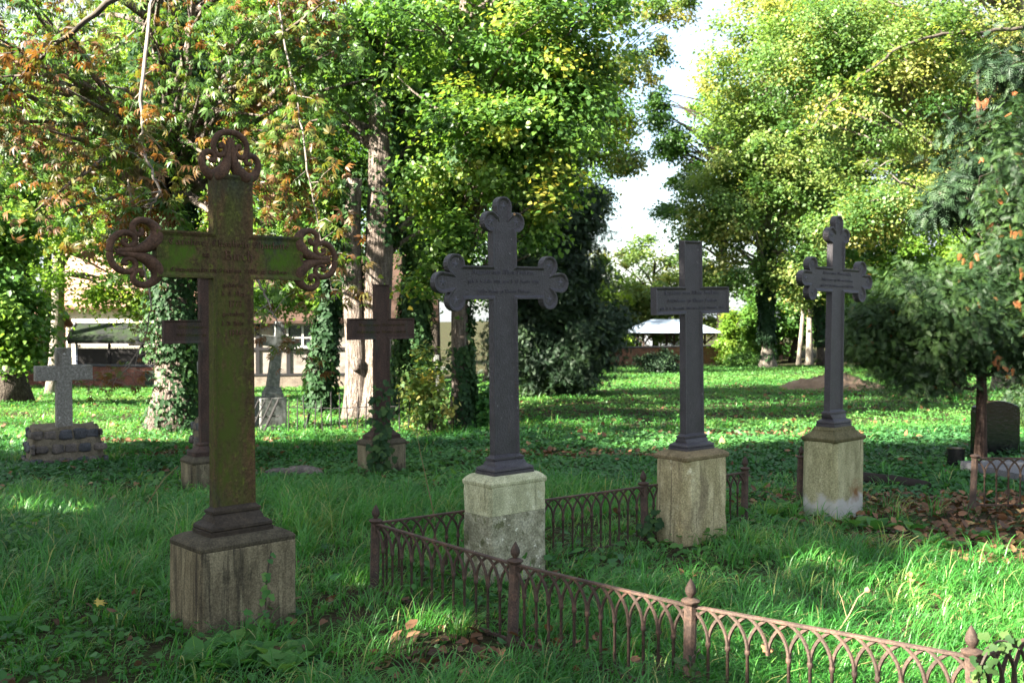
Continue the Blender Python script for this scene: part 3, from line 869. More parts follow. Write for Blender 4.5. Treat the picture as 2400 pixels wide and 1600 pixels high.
def catmull(P, n=6):
    P = [Vector(p) for p in P]; out = []
    for k in range(len(P) - 1):
        p0 = P[max(k - 1, 0)]; p1 = P[k]; p2 = P[k + 1]; p3 = P[min(k + 2, len(P) - 1)]
        for i in range(n):
            t = i / n
            out.append(.5 * ((2 * p1) + (p2 - p0) * t + (2 * p0 - 5 * p1 + 4 * p2 - p3) * t * t + (3 * p1 - p0 - 3 * p2 + p3) * t ** 3))
    out.append(P[-1]); return out


OMEGA = [(-72, 246, 8), (-84, 236, 10), (-78, 262, 10), (-54, 248, 11), (-44, 214, 12), (-60, 183, 13), (-94, 172, 13), (-126, 192, 13), (-141, 240, 14), (-128, 292, 15), (-92, 333, 15), (-46, 353, 15), (0, 358, 15)]
CROOK = [(-172, 118, 9), (-160, 128, 12), (-140, 128, 12), (-130, 158, 12), (-158, 190, 13), (-204, 186, 14), (-235, 140, 15), (-226, 76, 17), (-184, 26, 23), (-126, 16, 31), (-76, 46, 33), (-40, 104, 26), (-20, 184, 17), (-12, 262, 13), (-4, 310, 9)]
K = .000655


def scroll_finial(place, sx):
    """place maps (x across, y outward) in drawing units to (u, z)"""
    mb = MB()
    for sg in (-1, 1):
        for P, lobed in ((CROOK, True), (OMEGA, False)):
            path = catmull([(x * sg, 0, y) for x, y, r in P], 6); rad = []
            R = [r for x, y, r in P]
            for k in range(len(path)):
                f = k / 6; i = min(int(f), len(R) - 2); rad.append((R[i] + (R[i + 1] - R[i]) * (f - i)) * K * sx * 1.65)
            pts = []
            for p in path:
                u, z = place(p.x, p.z); pts.append((u, 0, z))
            if sg == 1 and not lobed: pts = pts[:-1]; rad = rad[:-1]
            mb.tube(pts, rad, 10, flat=1.0, flat_axis=(0, 1, 0))
    # acanthus tip in the middle
    for xa, ya, xb, yb, r in ((0, 150, 0, 345, 15), (-8, 240, -42, 300, 12), (8, 240, 42, 300, 12), (-6, 270, -26, 325, 10), (6, 270, 26, 325, 10)):
        a = place(xa, ya); b = place(xb, yb); m = place((xa + xb) / 2, (ya + yb) / 2 + 6)
        mb.tube([(a[0], 0, a[1]), (m[0], 0, m[1]), (b[0], 0, b[1])], [r * .6 * K * sx, r * 1.05 * K * sx, r * .25 * K * sx], 8)
    mb.build('scroll_finial', M['rust_scroll'], x1, smooth=True)


scroll_finial(lambda x, y: (x * K, 2.283 + y * K), 1)
scroll_finial(lambda x, y: (.378 + y * K * 1.02, 1.891 + x * K * 1.0), 1)
scroll_finial(lambda x, y: (-.378 - y * K * 1.02, 1.891 + x * K * 1.0), 1)

# ---- second cross: trefoil ends with stars
t2 = thing('grave_cross', 'dark iron cross with large three-lobed ends, on a pale pedestal made of two stone courses', 'grave cross', (-.043, 6.225, 0), radians(41))
block(.456, .266, .405, .576, .02, 2).build('pedestal', M['stone_pale'], t2, bevel=.003)
block(.459, .269, -.2, .4045, .022, 3).build('foot_block', M['stone_pale_low'], t2, bevel=.004)
stone_cap(.462, .272, .590, .634, .375, .215).build('pedestal_cap', M['stone_pale'], t2, smooth=.6)
foot_mould(.322, .185, .633, .742, .206, .042).build('moulded_foot', M['iron'], t2, smooth=.6)
x2 = cast_cross(cross_outline(.096, .101, .72, 1.788, .100, ('trefoil', .468, .372, .104, .064), ('trefoil', .458, .366, .100, .061)), .046, M['iron'], t2)
x2.rotation_euler = (0, radians(-.9), 0); x2.location = (.012, 0, 0)
yf = -.023 + .010
inscription([('Auguste von Alten-Bockum,', 0, 1.838, .0185, .50), ('geb. d. 5. Febr. 1770, gest. d. 17. Septbr. 1850', 0, 1.785, .0135, .56), ('Stifts-Dame zu Kloster-Lindow', 0, 1.725, .0145, .42),
             ('Hier', 0, 2.02, .012, .06), ('ruhet', 0, 1.98, .012, .08), ('in Gott', 0, 1.938, .012, .09)] if 'G' in GL else
            [('Auguste von Alten-Bockum,', 0, 1.838, .0185, .50), ('geb. d. 5. Febr. 1770, gest. d. 17. Septbr. 1850', 0, 1.785, .0135, .56), ('Stifts-Dame zu Kloster-Lindow', 0, 1.725, .0145, .42)], yf, M['iron_letter'], x2)
for cx, cz in ((.468, 1.788), (.372, 1.892), (.372, 1.684), (-.468, 1.788), (-.372, 1.892), (-.372, 1.684), (0, 2.246), (.10, 2.154), (-.10, 2.154)):
    star((cx, cz), .030, yf, M['iron_letter'], x2)

# ---- third cross: plain arms
t3 = thing('grave_cross', 'plain dark violet iron cross with square arm ends, on a tan stone pedestal', 'grave cross', (1.274, 7.24, 0), radians(40.3))
block(.466, .304, -.2, .588, .045, 5, .014).build('pedestal', M['stone_tan'], t3, bevel=.004)
stone_cap(.474, .310, .602, .645, .352, .205).build('pedestal_cap', M['stone_tan_cap'], t3, smooth=.6)
foot_mould(.303, .175, .644, .752, .206, .042).build('moulded_foot', M['iron'], t3, smooth=.6)
x3 = cast_cross(cross_outline(.096, .101, .73, 1.694, .096, ('flat', .395), ('flat', .418)), .052, M['iron'], t3)
x3.rotation_euler = (0, radians(-1.2), 0); x3.location = (.022, 0, 0)
inscription([('Caroline von Alten-Bockum,', 0, 1.735, .0185, .60), ('Stiftsdame zu Kloster Lindow', 0, 1.681, .0175, .54), ('geb. d. 5. Decembr. 1767 gest. d. 25. Decembr. 1848', 0, 1.632, .0125, .70)], -.016, M['iron_letter'], x3)

# ---- fourth cross: slender with trefoil ends
t4 = thing('grave_cross', 'slender dark iron cross with small three-lobed ends, on the tallest pedestal with flaking white foot', 'grave cross', (2.552, 8.10, 0), radians(41.6))
block(.448, .300, -.2, .606, .04, 7, .01).build('pedestal', M['stone_olive_foot'], t4, bevel=.004)
mb = MB()
mb.loft([(.44, .292, .600), (.455, .306, .608), (.462, .312, .618), (.460, .310, .632), (.405, .25, .650), (.37, .222, .666), (.335, .20, .678), (.325, .195, .684), (.325, .195, .692), (.30, .18, .706), (.285, .17, .712)], corner=.012)
mb.build('pedestal_cap', M['stone_olive_cap'], t4, smooth=.6)
foot_mould(.262, .165, .713, .838, .198, .042).build('moulded_foot', M['iron'], t4, smooth=.6)
x4 = cast_cross(cross_outline(.092, .098, .82, 1.865, .096, ('trefoil', .458, .362, .104, .062), ('trefoil', .448, .352, .098, .060)), .052, M['iron'], t4)
x4.rotation_euler = (0, radians(.9), 0); x4.location = (-.02, 0, 0)
inscription([('Luise von Bornstedt,', 0, 1.905, .016, .42), ('Stiftsdame zu Kloster Lindow', 0, 1.855, .013, .46), ('geb. d. 8. Mai 1781, gest. d. 3. Juli 1859', 0, 1.81, .012, .48)] if 'J' in GL else [], -.016, M['iron_letter'], x4)
for cx, cz in ((.458, 1.865), (.362, 1.969), (.362, 1.761), (-.458, 1.865), (-.362, 1.969), (-.362, 1.761), (0, 2.313), (.098, 2.217), (-.098, 2.217)):
    star((cx, cz), .028, -.016, M['iron_letter'], x4)


# ---- the two plain brown crosses behind
def brown_cross(label, x, y, th, s, zb, zc, h, arm, top, lines, stone, seed):
    z0 = gz(x, y)
    t = thing('grave_cross', label, 'grave cross', (x, y, z0), th)
    block(.468, .312, -.25, zb - .062, .03, seed).build('pedestal', stone, t, bevel=.004)
    stone_cap(.475, .32, zb - .052, zb - .004, .40, .24).build('pedestal_cap', M['stone_dark_cap'], t, smooth=.6)
    foot_mould(.37, .21, zb - .003, zb + .12, s * 2 + .012, .05).build('moulded_foot', M['rust_brown'], t, smooth=.6)
    xx = cast_cross(cross_outline(s, s + .004, zb + .10, zc, h, ('flat', arm), ('flat', top)), .05, M['rust_brown'], t)
    inscription(lines, -.015, M['rust_algae'], xx)
    return t


t5 = brown_cross('plain brown iron cross overgrown with ivy, in front of the big bare double trunk', -1.43, 11.2, radians(42), .095, .40, 1.595, .115, .43, .485,
                 [('Marie von Schierstedt', 0, 1.625, .02, .62), ('Stiftsdame zu Kloster Lindow', 0, 1.55, .02, .66)], M['stone_dark'], 21)
t6 = brown_cross('plain brown iron cross half hidden behind the tall scrolled cross', -2.95, 9.95, radians(40), .095, .33, 1.525, .112, .45, .52,
                 [('Wilhelmine von Quitzow', 0, 1.555, .02, .64), ('Stiftsdame zu Kloster Lindow', 0, 1.48, .02, .66)] if 'Q' in GL else [('Wilhelmine von Schack', 0, 1.555, .02, .64), ('Stiftsdame zu Kloster Lindow', 0, 1.48, .02, .66)], M['stone_dark'], 22)


# ---- stone crosses
def lump(c, r, seed, flat=(1, 1, 1), n=2, cube=0.0):
    bm = bmesh.new(); bmesh.ops.create_icosphere(bm, subdivisions=n, radius=1)
    rr = random.Random(seed); p = [rr.uniform(0, 6) for _ in range(6)]
    for v in bm.verts:
        q = v.co.copy(); k = 1 + .16 * sin(2.3 * q.x + p[0]) + .14 * sin(2.7 * q.y + p[1]) + .12 * sin(3.1 * q.z + p[2]) + .07 * sin(6 * q.x + 5 * q.z + p[3])
        m = max(abs(q.x), abs(q.y), abs(q.z)); q = q * ((.72 + .28 / m * .8) * (1 - cube) + cube * .92 / m ** .85) * (1 + (k - 1) * (1 - .45 * cube))
        v.co = Vector((c[0] + q.x * r * flat[0], c[1] + q.y * r * flat[1], c[2] + q.z * r * flat[2]))
    mb = MB(); bm.verts.ensure_lookup_table(); bm.verts.index_update()
    mb.add([v.co for v in bm.verts], [[v.index for v in f.verts] for f in bm.faces]); bm.free()
    return mb


def stone_cross_mesh(s, T, zb, zc, h, arm, top, taper=0.0):
    out = cross_outline(s, s + taper, zb, zc, h, ('flat', arm), ('flat', top))
    mb = MB(); n = len(out)
    mb.add([(u, -T / 2, z) for u, z in out] + [(u, T / 2, z) for u, z in out],
           [tuple(range(n)), tuple(reversed(range(n, 2 * n)))] + [(i + n, (i + 1) % n + n, (i + 1) % n, i) for i in range(n)])
    return mb


def rubble_base(t, w, d, h, seed, rows=3, cols=5):
    r = random.Random(seed); mb = MB(); R = []
    for k in range(6):
        f = k / 5; ww = w * (1 - .16 * f); dd = d * (1 - .16 * f); ring = []
        for i in range(20):
            a = 2 * pi * i / 20 + .05; c, s_ = cos(a), sin(a); m = max(abs(c), abs(s_))
            ring.append((c / m * ww / 2 * r.uniform(.95, 1.03) * (1 if m < .98 else .98), s_ / m * dd / 2 * r.uniform(.95, 1.03), -.15 + f * (h + .15) + (r.uniform(-.02, .02) if k else 0)))
        R.append(ring)
    mb.rings(R)
    base = mb.build('rubble_base', M['mortar'], t, smooth=.5)
    for side in range(4):
        ln = w if side % 2 == 0 else d
        nc = cols if side % 2 == 0 else max(3, cols - 1)
        for row in range(rows):
            for c in range(nc):
                f = (row + .5) / rows; u = (c + .5 + r.uniform(-.15, .15) + (.25 if row % 2 else -.2)) / nc - .5
                if abs(u) > .5: continue
                sc = 1 - .16 * f; off = (d if side % 2 == 0 else w) / 2 * sc
                x = u * ln * sc; a = side * pi / 2
                rr_ = ln / nc * r.uniform(.44, .58); off2 = off - rr_ * .34 * .8 + .014
                y = -off2; cx, cy = x * cos(a) - y * sin(a), x * sin(a) + y * cos(a)
                fl = (1, .34, r.uniform(.58, .8)) if side % 2 == 0 else (.34, 1, r.uniform(.58, .8))
                lump((cx, cy, f * h), rr_ * .86, r.random() * 99, fl, 3, .8).build('fieldstone', M[r.choice(['boulder', 'boulder_dark', 'boulder'])], base, smooth=True)
    return base


t7 = thing('stone_cross', 'short grey granite cross on a mortared fieldstone base, left of the crosses', 'stone cross', (-5.33, 12.15, gz(-5.33, 12.15)), radians(33))
rubble_base(t7, .86, .62, .48, 4)
stone_cross_mesh(.085, .15, .40, 1.105, .088, .315, .30, .004).build('cross', M['granite'], t7, bevel=.008)
t9 = thing('stone_cross', 'small grey stone cross mostly hidden behind two iron crosses, on a rough stone base', 'stone cross', (-3.72, 12.9, gz(-3.72, 12.9)), radians(33))
rubble_base(t9, .62, .5, .52, 9, 3, 4)
stone_cross_mesh(.075, .13, .45, 1.17, .08, .235, .22, .004).build('cross', M['granite_grey'], t9, bevel=.008)
x8, y8 = -4.49, 19.0
t8 = thing('stone_cross', 'grey granite cross tilting to the right on a square pedestal behind bent iron bars', 'stone cross', (x8, y8, gz(x8, y8)), radians(28))
block(.50, .46, -.2, .60, .02, 31).build('pedestal', M['granite_grey'], t8, bevel=.006)
mb = MB(); mb.loft([(.34, .30, .601), (.34, .30, .68), (.30, .26, .70), (.27, .22, .77), (.25, .2, .79)], corner=.008)
ft = mb.build('moulded_foot', M['granite_grey'], t8); ft.rotation_euler = (0, radians(3.5), 0)
x8o = stone_cross_mesh(.085, .16, 0, .855, .10, .315, .375, .028).build('cross', M['granite_grey'], t8, bevel=.01); x8o.location = (.04, 0, .78); x8o.rotation_euler = (0, radians(6.5), 0)
x10, y10 = -2.62, 35.5
t10 = thing('stone_cross', 'small pale pillared cross far back in the dark gap between the ivy trunks', 'stone cross', (x10, y10, gz(x10, y10)), radians(15))
block(.5, .4, -.2, .35, .02, 33).build('pedestal', M['granite_grey'], t10)
mb = stone_cross_mesh(.085, .13, .34, 1.0, .095, .34, .5, .0); mb.build('cross', M['granite_grey'], t10, bevel=.012)
mb = MB(); [mb.lathe([(.01, -.06), (.075, -.05), (.09, 0), (.075, .05), (.01, .06)], (u, 0, z), 10) for u, z in ((-.36, 1.0),)]
mb.build('arm_end', M['granite_grey'], t10); mb = MB(); mb.lathe([(.01, -.06), (.075, -.05), (.09, 0), (.075, .05), (.01, .06)], (.36, 0, 1.0), 10); mb.build('arm_end', M['granite_grey'], t10)


# ------------------------------------------------------------------ cast iron fences
def fence_post(t, p, z0=0.0, finial=True, h=.41, r=.027):
    mb = MB()
    mb.lathe([(r * 1.25, -.25), (r * 1.25, .03), (r, .04), (r, h - .012), (r * 1.15, h - .008), (r * 1.45, h), (r * 1.5, h + .006), (r * 1.1, h + .012), (r * .55, h + .018)], (0, 0, 0), 8)
    o = mb.build('post', M['fence_iron'], t, smooth=.7); o.location = (p[0], p[1], z0); o.rotation_euler = (.03 * sin(p[0] * 9 + 1), .03 * sin(p[1] * 7 + 2), 0)
    if finial:
        mb = MB(); mb.lathe([(.010, h + .012), (.012, h + .022), (.019, h + .030), (.0235, h + .044), (.0225, h + .056), (.016, h + .072), (.008, h + .087), (.001, h + .098)], (0, 0, 0), 14)
        mb.build('finial', M['fence_iron'], o, smooth=True)
    return o


def fence_panel(t, a, b, za=0.0, zb=0.0, rail=.395, n=13, broken=()):
    a = Vector((a[0], a[1], za)); b = Vector((b[0], b[1], zb))
    d = b - a; L = d.length; s = L / n
    ang = atan2(d.y, d.x); sl = (zb - za) / L
    ox = lambda x, z: (x, 0, z + x * sl)
    mb = MB()
    sp_z = rail - .145
    R = (s * s + .140 ** 2) / (2 * s)
    for k in range(n + 1):
        x = k * s
        if 0 < k < n and k not in broken:
            y = .0006 * ((k % 3) - 1)
            mb.tube([(x, y, .0 + x * sl), (x, y, sp_z - .012 + x * sl), (x, y, sp_z - .008 + x * sl), (x, y, sp_z + .008 + x * sl), (x, y, sp_z + .012 + x * sl), (x, y, sp_z + .022 + x * sl)], [.0072, .0072, .0115, .0115, .0075, .0075], 7)
        for sg in (-1, 1):
            if (k == 0 and sg < 0) or (k == n and sg > 0): continue
            th = math.asin(min(1, .140 / R)); P = []
            for i in range(8):
                q = th * i / 7
                P.append(ox(x + sg * R * (1 - cos(q)), sp_z + .005 + R * sin(q)))
            P = [(p[0], .0035 * sg, p[2]) for p in P]
            mb.tube(P, [.0078] * 8, 6)
    o = mb.build('arched_panel', M['fence_iron'], t, smooth=.8)
    o.location = a; o.rotation_euler = (0, 0, ang)
    mb = MB(); mb.beam((0, 0, rail), (L, 0, rail + L * sl), .024, .011); q = mb.build('top_rail', M['fence_iron'], o, bevel=.002)
    mb = MB(); mb.beam((0, 0, .02), (L, 0, .02 + L * sl), .016, .014); q = mb.build('bottom_rail', M['fence_iron'], o)
    return o


P0, P1, P2, P3 = (-.795, 5.865), (.002, 4.91), (.733, 4.20), (1.63, 3.56)
B0, B1, B2, B3 = (.07, 6.50), (.933, 7.13), (1.77, 7.76), (2.39, 8.49)
P4 = (2.52, 4.20)
fence = thing('grave_fence', 'long low rusty fence of interlaced pointed arches around the dark iron crosses', 'fence', (P0[0], P0[1], 0), 0)
rel = lambda p: (p[0] - P0[0], p[1] - P0[1])
for p, z in ((P0, 0), (P1, 0), (P2, .005), (P3, .0), (P4, .0), (B0, 0), (B1, .0), (B2, .01)):
    fence_post(fence, rel(p), z)
for a, b, br in ((P0, P1, ()), (P1, P2, ()), (P2, P3, (4,)), (P3, P4, ()), (P0, B0, ()), (B0, B1, ()), (B1, B2, ())):
    fence_panel(fence, rel(a), rel(b), broken=br)
lone = thing('fence_post', 'single rusty bud-topped fence post standing close to the left of the tallest pedestal', 'fence post', (B3[0], B3[1], 0))
fence_post(lone, (0, 0), 0)
fence2 = thing('grave_fence', 'short rusty arched iron fence in front of the conifer trunk at the right edge', 'fence', (3.74, 8.28, .03))
fence_post(fence2, (0, 0), 0, False, .415)
fence_post(fence2, (1.05, -.03), 0, True, .415)
fence_panel(fence2, (0, 0), (1.05, -.03), n=11, rail=.40)

# thin wrought iron railing further back
wz = gz(-2.6, 17.6)
wire = thing('iron_railing', 'thin leaning wrought iron railing with spiked pickets in front of the big bare trunk', 'railing', (-3.85, 17.6, wz))
rr = random.Random(3)
for k in range(17):
    x = k * .147; z = gz(x - 3.85, 17.6) - wz
    mb = MB(); h = .60 + rr.uniform(-.08, .10); lx = rr.uniform(-.05, .05)
    mb.tube([(x, 0, z - .1), (x + lx * .5, 0, z + h * .5), (x + lx, 0, z + h), (x + lx, 0, z + h + .05)], [.011, .011, .010, .002], 6)
    mb.build('picket', M['wire_iron'], wire)
mb = MB(); mb.tube([(0, .012, .47), (.8, .012, .45), (1.6, .012, .49), (2.36, .012, .46)], .008, 6); mb.build('rail', M['wire_iron'], wire)
gx0, gy0 = -4.75, 17.9
gr = thing('iron_grille', 'bent black iron grille leaning over in front of the tilting stone cross', 'grille', (gx0, gy0, gz(gx0, gy0)))
for k in range(6):
    x = k * .115 - .05; mb = MB()
    mb.tube([(x - .16, 0, -.05), (x, 0, .30), (x + .12, 0, .56), (x + .145, 0, .63)], [.013, .013, .012, .003] if k < 5 else [.022, .022, .02, .006], 6); mb.build('bar', M['wire_iron'], gr)
mb = MB(); mb.tube([(-.12, .02, .30), (.2, .02, .27), (.55, .02, .30), (.68, .02, .30)], .012, 6); mb.build('rail', M['wire_iron'], gr)
px_, py_ = -3.63, 17.8
st = MB(); st.tube([(0, 0, -.1), (.05, 0, .15), (.10, 0, .36)], [.028, .026, .024], 7)
o = st.build('fence_post', M['wire_iron'], None, loc=(px_, py_, gz(px_, py_))); tag(o, 'short leaning black iron stump of a post right of the bent grille', 'fence post')

# ------------------------------------------------------------------ grave at the right: polished stone, vase, bed, log, mound
gs = thing('headstone', 'polished black headstone with rounded shoulders behind the conifer trunk at the right', 'headstone', (5.82, 12.3, gz(5.82, 12.3)), radians(12))
mb = MB(); prof = [(-.29, -.2), (-.29, .56)]
for k in range(9): a = pi - k / 8 * pi / 2; prof.append((-.21 + .075 * cos(a), .585 + .065 * sin(a)))
for k in range(13): u = -.205 + .41 * k / 12; prof.append((u, .655 + .045 * (1 - (u / .205) ** 2)))
for k in range(9): a = pi / 2 - k / 8 * pi / 2; prof.append((.21 + .075 * cos(a), .585 + .065 * sin(a)))
prof += [(.29, .56), (.29, -.2)]
n = len(prof)
mb.add([(u, -.07, z) for u, z in prof] + [(u, .07, z) for u, z in prof], [tuple(range(n)), tuple(reversed(range(n, 2 * n)))] + [(i + n, (i + 1) % n + n, (i + 1) % n, i) for i in range(n)])
mb.build('slab', M['black_granite'], gs, bevel=.008)
o = MB(); o.lathe([(.085, -.05), (.09, .0), (.095, .16), (.10, .21), (.085, .212), (.08, .15), (.001, .14)], (0, 0, 0), 20)
o = o.build('grave_vase', M['black_granite'], None, smooth=.6, loc=(4.98, 11.45, gz(4.98, 11.45))); tag(o, 'small black polished grave vase standing in the ivy left of the headstone', 'vase')
mb = MB(); mb.box((0, 0, 0), (1.0, 1.5, .16)); o = mb.build('grave_bed', M['gravel'], None, loc=(5.45, 10.3, gz(5.45, 10.3) + .02)); o.rotation_euler = (0, 0, radians(12)); tag(o, 'grave bed of pale grey gravel behind the arched fence at the right', 'grave bed')
mb = MB(); mb.tube([(-.45, 0, .03), (-.2, .02, .07), (.1, -.02, .06), (.38, 0, .02), (.5, .02, -.03)], [.05, .07, .065, .06, .03], 10, .25, 3)
o = mb.build('log', M['rot'], None, smooth=True, loc=(3.55, 9.75, gz(3.55, 9.75))); o.rotation_euler = (0, 0, radians(-14)); tag(o, 'black rotting log lying in fallen leaves right of the tallest pedestal', 'log')
mx_, my_ = 10.2, 32.6
rm = np.random.default_rng(8)
u = np.linspace(-1, 1, 46); v = np.linspace(-1, 1, 26); U, V_ = np.meshgrid(u, v)
hh = np.maximum(0, 1 - (U ** 2 + V_ ** 2)) ** .62 * (.50 + .06 * np.sin(U * 5 + 1) + .04 * np.sin(U * 9 + V_ * 4) + .03 * rm.normal(size=U.shape)) - .06
MV = np.stack([U.ravel() * 1.75, V_.ravel() * 1.1, hh.ravel()], 1)
ii = (np.arange(25)[:, None] * 46 + np.arange(45)[None, :]).ravel()
o = link('earth_mound', np_mesh('earth_mound', MV, [np.stack([ii, ii + 1, ii + 47, ii + 46], 1)], M['soil'], smooth=True), None, (mx_, my_, gz(mx_, my_))); tag(o, 'low mound of bare brown dug earth on the lawn behind the fourth cross', 'earth mound')
for k, (x, y, r_) in enumerate(((-2.47, 11.0, .13), (-2.2, 10.9, .17))):
    o = lump((0, 0, 0), r_, 60 + k, (1.5, 1, .55)).build('grave_edging_stone', M['boulder'], None, smooth=True, loc=(x, y, gz(x, y) + .03))
    tag(o, ['small half-buried pinkish stone in the ivy between the two brown crosses', 'larger half-buried stone in the ivy nearer the ivy-grown brown cross'][k], 'stone')

# ------------------------------------------------------------------ walls and buildings beyond
def wall_run(name, a, b, base, h, th, mat, label, cap=True):
    a = Vector((a[0], a[1], 0)); b = Vector((b[0], b[1], 0)); L = (b - a).length
    t = thing(name, label, 'wall', (a.x, a.y, base), atan2(b.y - a.y, b.x - a.x))
    mb = MB(); mb.box((L / 2, th / 2, h / 2 - .4), (L, th, h + .8)); mb.build('masonry', mat, t)
    if cap:
        mb = MB(); mb.loft([(L, th + .10, h + .003), (L, th + .10, h + .06), (L, th + .02, h + .12)], c=(L / 2, th / 2)); mb.build('coping', M['coping'], t)
    return t


wl0 = at(-140, 900, 58); wl1 = at(600, 900, 55)
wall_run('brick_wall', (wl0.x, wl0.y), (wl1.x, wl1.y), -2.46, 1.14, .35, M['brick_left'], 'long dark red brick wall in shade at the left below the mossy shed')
a_ = at(1385, 850, 75); b_ = at(1730, 845, 83)
wr = wall_run('brick_wall', (a_.x, a_.y), (b_.x, b_.y), -2.42, 1.42, .35, M['brick_right'], 'sunlit red brick wall in front of the open pavilion')
c_ = at(1775, 840, 86); d_ = at(1872, 838, 92)
wall_run('brick_wall', (c_.x, c_.y), (d_.x, d_.y), -2.5, 1.55, .35, M['brick_right'], 'short red brick wall behind the far ivy-clad trunk, right of the bushes', cap=False)
g_ = at(361, 895, 54.5); mb = MB(); mb.box((0, 0, .35), (.85, .4, 1.0)); mb.box((0, 0, .86), (.9, .44, .04)); o = mb.build('utility_box', M['box_green'], None, loc=(g_.x, g_.y, gz(g_.x, g_.y)), bevel=.02); tag(o, 'dull green metal box standing against the dark brick wall', 'utility box')

# shed with a mossy roof and lattice sides
sh = thing('shed', 'long open shed with a mossy green roof and slatted sides behind the left brick wall', 'shed', at(176, 850, 61).xy.to_3d() + Vector((0, 0, -2.7)), radians(-3))
SL = 8.5
def roof_slab(mb, p, th=.08):
    """sloping slab from four corner points, thickness downwards"""
    a, b, c, d = [Vector(q) for q in p]; dn = Vector((0, 0, -th))
    mb.add([a, b, c, d, a + dn, b + dn, c + dn, d + dn], [(0, 1, 2, 3), (7, 6, 5, 4), (0, 4, 5, 1), (1, 5, 6, 2), (2, 6, 7, 3), (3, 7, 4, 0)])
mb = MB(); roof_slab(mb, [(-.3, -.35, 2.72), (SL, -.35, 2.72), (SL, 2.2, 3.75), (-.9, 2.2, 3.75)]); roof_slab(mb, [(-.9, 2.22, 3.75), (SL, 2.22, 3.75), (SL, 4.6, 2.72), (-.3, 4.6, 2.72)])
mb.build('roof', M['moss_roof'], sh)
mb = MB(); mb.beam((-.36, -.42, 2.70), (-.97, 2.2, 3.76), .06, .16); mb.build('barge_board', M['felt'], sh)
mb = MB(); mb.beam((-.3, -.3, 2.58), (SL, -.3, 2.58), .1, .12); mb.build('eaves_beam', M['timber'], sh)
for k in range(5):
    mb = MB(); mb.box((.1 + k * 2.0, 0, 1.28), (.12, .12, 2.56)); mb.build('post', M['timber'] if k else M['lattice_pale'], sh)
for k in range(4):
    mb = MB(); x0 = .16 + k * 2.0
    for j in range(14): mb.box((x0 + .94, .0 + .004 * (j % 2), 1.05 + j * .105), (1.88, .02, (.1045 if j < 12 else .07) if k < 2 else .085))
    if k >= 2:
        for j in range(15): mb.box((x0 + .06 + j * .125, .03, 1.62), (.095, .02, 1.35))
    mb.build('lattice_panel', M['lattice'], sh)
mb = MB()
for j in range(14): mb.box((.05, .35, 1.0 + j * .11), (.02, .5, .06))
for j in range(4): mb.box((.08, .14 + j * .14, 1.7), (.02, .05, 1.5))
mb.build('side_lattice', M['lattice_pale'], sh)

# house with salmon tiles, left
hx = at(120, 800, 79).x; hx2 = at(560, 800, 79).x
hs = thing('house', 'cream house with a salmon tiled roof behind the mossy shed', 'house', (hx, 79, -3.2))
HL = hx2 - hx
mb = MB(); mb.box((HL / 2, 5, 2.6), (HL, 10, 5.4)); mb.build('wall', M['plaster'], hs)
mb = MB(); roof_slab(mb, [(-.5, -.5, 5.32), (HL + .5, -.5, 5.32), (HL + .5, 5, 12.0), (-.5, 5, 12.0)], .2); roof_slab(mb, [(-.5, 5.02, 12.0), (HL + .5, 5.02, 12.0), (HL + .5, 10.5, 5.32), (-.5, 10.5, 5.32)], .2)
rf = mb.build('roof', M['tile'], hs)
mb = MB()
for k in range(22): f = k / 22; mb.beam((-.5, -.5 + 5.5 * f, 5.36 + 6.68 * f), (HL + .5, -.5 + 5.5 * f, 5.36 + 6.68 * f), .06, .05)
mb.build('tile_courses', M['tile'], rf)
mb = MB(); mb.beam((-.5, -.58, 5.22), (HL + .5, -.58, 5.22), .14, .12); mb.build('gutter', M['timber_brown'], hs)
mb = MB(); mb.tube([(1.3, -.5, 5.15), (1.3, -.2, 4.8), (1.3, -.09, 4.5), (1.3, -.09, .0)], .06, 8); mb.build('downpipe', M['plaster'], hs)
mb = MB(); mb.box((HL * .45, -.02, 3.2), (1.2, .06, 1.5)); w_ = mb.build('window', M['glass'], hs)
# stone and brick annex at the far left
ax_ = at(20, 850, 66); an = thing('outbuilding', 'pinkish brick outbuilding glimpsed between the trunks at the far left', 'outbuilding', (ax_.x - 2.5, 66, -3.0))
mb = MB(); mb.box((2.2, 2, 1.9), (4.6, 4, 3.8)); mb.build('wall', M['brick_right'], an)
mb = MB(); roof_slab(mb, [(-.4, -.4, 3.8), (4.9, -.4, 3.8), (4.9, 2, 5.6), (-.4, 2, 5.6)], .15); roof_slab(mb, [(-.4, 2.02, 5.6), (4.9, 2.02, 5.6), (4.9, 4.4, 3.8), (-.4, 4.4, 3.8)], .15); mb.build('roof', M['tile'], an)

# half-timbered house
f0 = at(470, 890, 53); f1 = at(1010, 890, 54.5)
ht = thing('half_timbered_house', 'half-timbered house with whitewashed brick panels and a brown tiled roof', 'house', (f0.x, f0.y, -2.28), atan2(f1.y - f0.y, f1.x - f0.x))
FL = (f1 - f0).length
mb = MB(); mb.box((FL / 2, 3, .19), (FL, 6, .9)); mb.build('plinth', M['brick_plinth'], ht)
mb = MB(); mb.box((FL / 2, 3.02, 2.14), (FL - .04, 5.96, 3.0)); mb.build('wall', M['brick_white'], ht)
pz = {'sill': (.64, .76), 'rail': (1.97, 2.12), 'plate': (3.40, 3.58)}
for nm, (z0, z1) in pz.items():
    mb = MB(); mb.box((FL / 2, .02, (z0 + z1) / 2), (FL, .12, z1 - z0)); mb.build('beam', M['timber'], ht)
for px in (495, 603, 674, 745, 823, 905, 985):
    x = (at(px, 850, 53.2).x - f0.x)
    mb = MB(); mb.box((x, .022, 1.365), (.20, .11, 1.206)); mb.build('stud', M['timber'], ht)
    mb = MB(); mb.box((x, .022, 2.76), (.20, .11, 1.276)); mb.build('stud', M['timber'], ht)
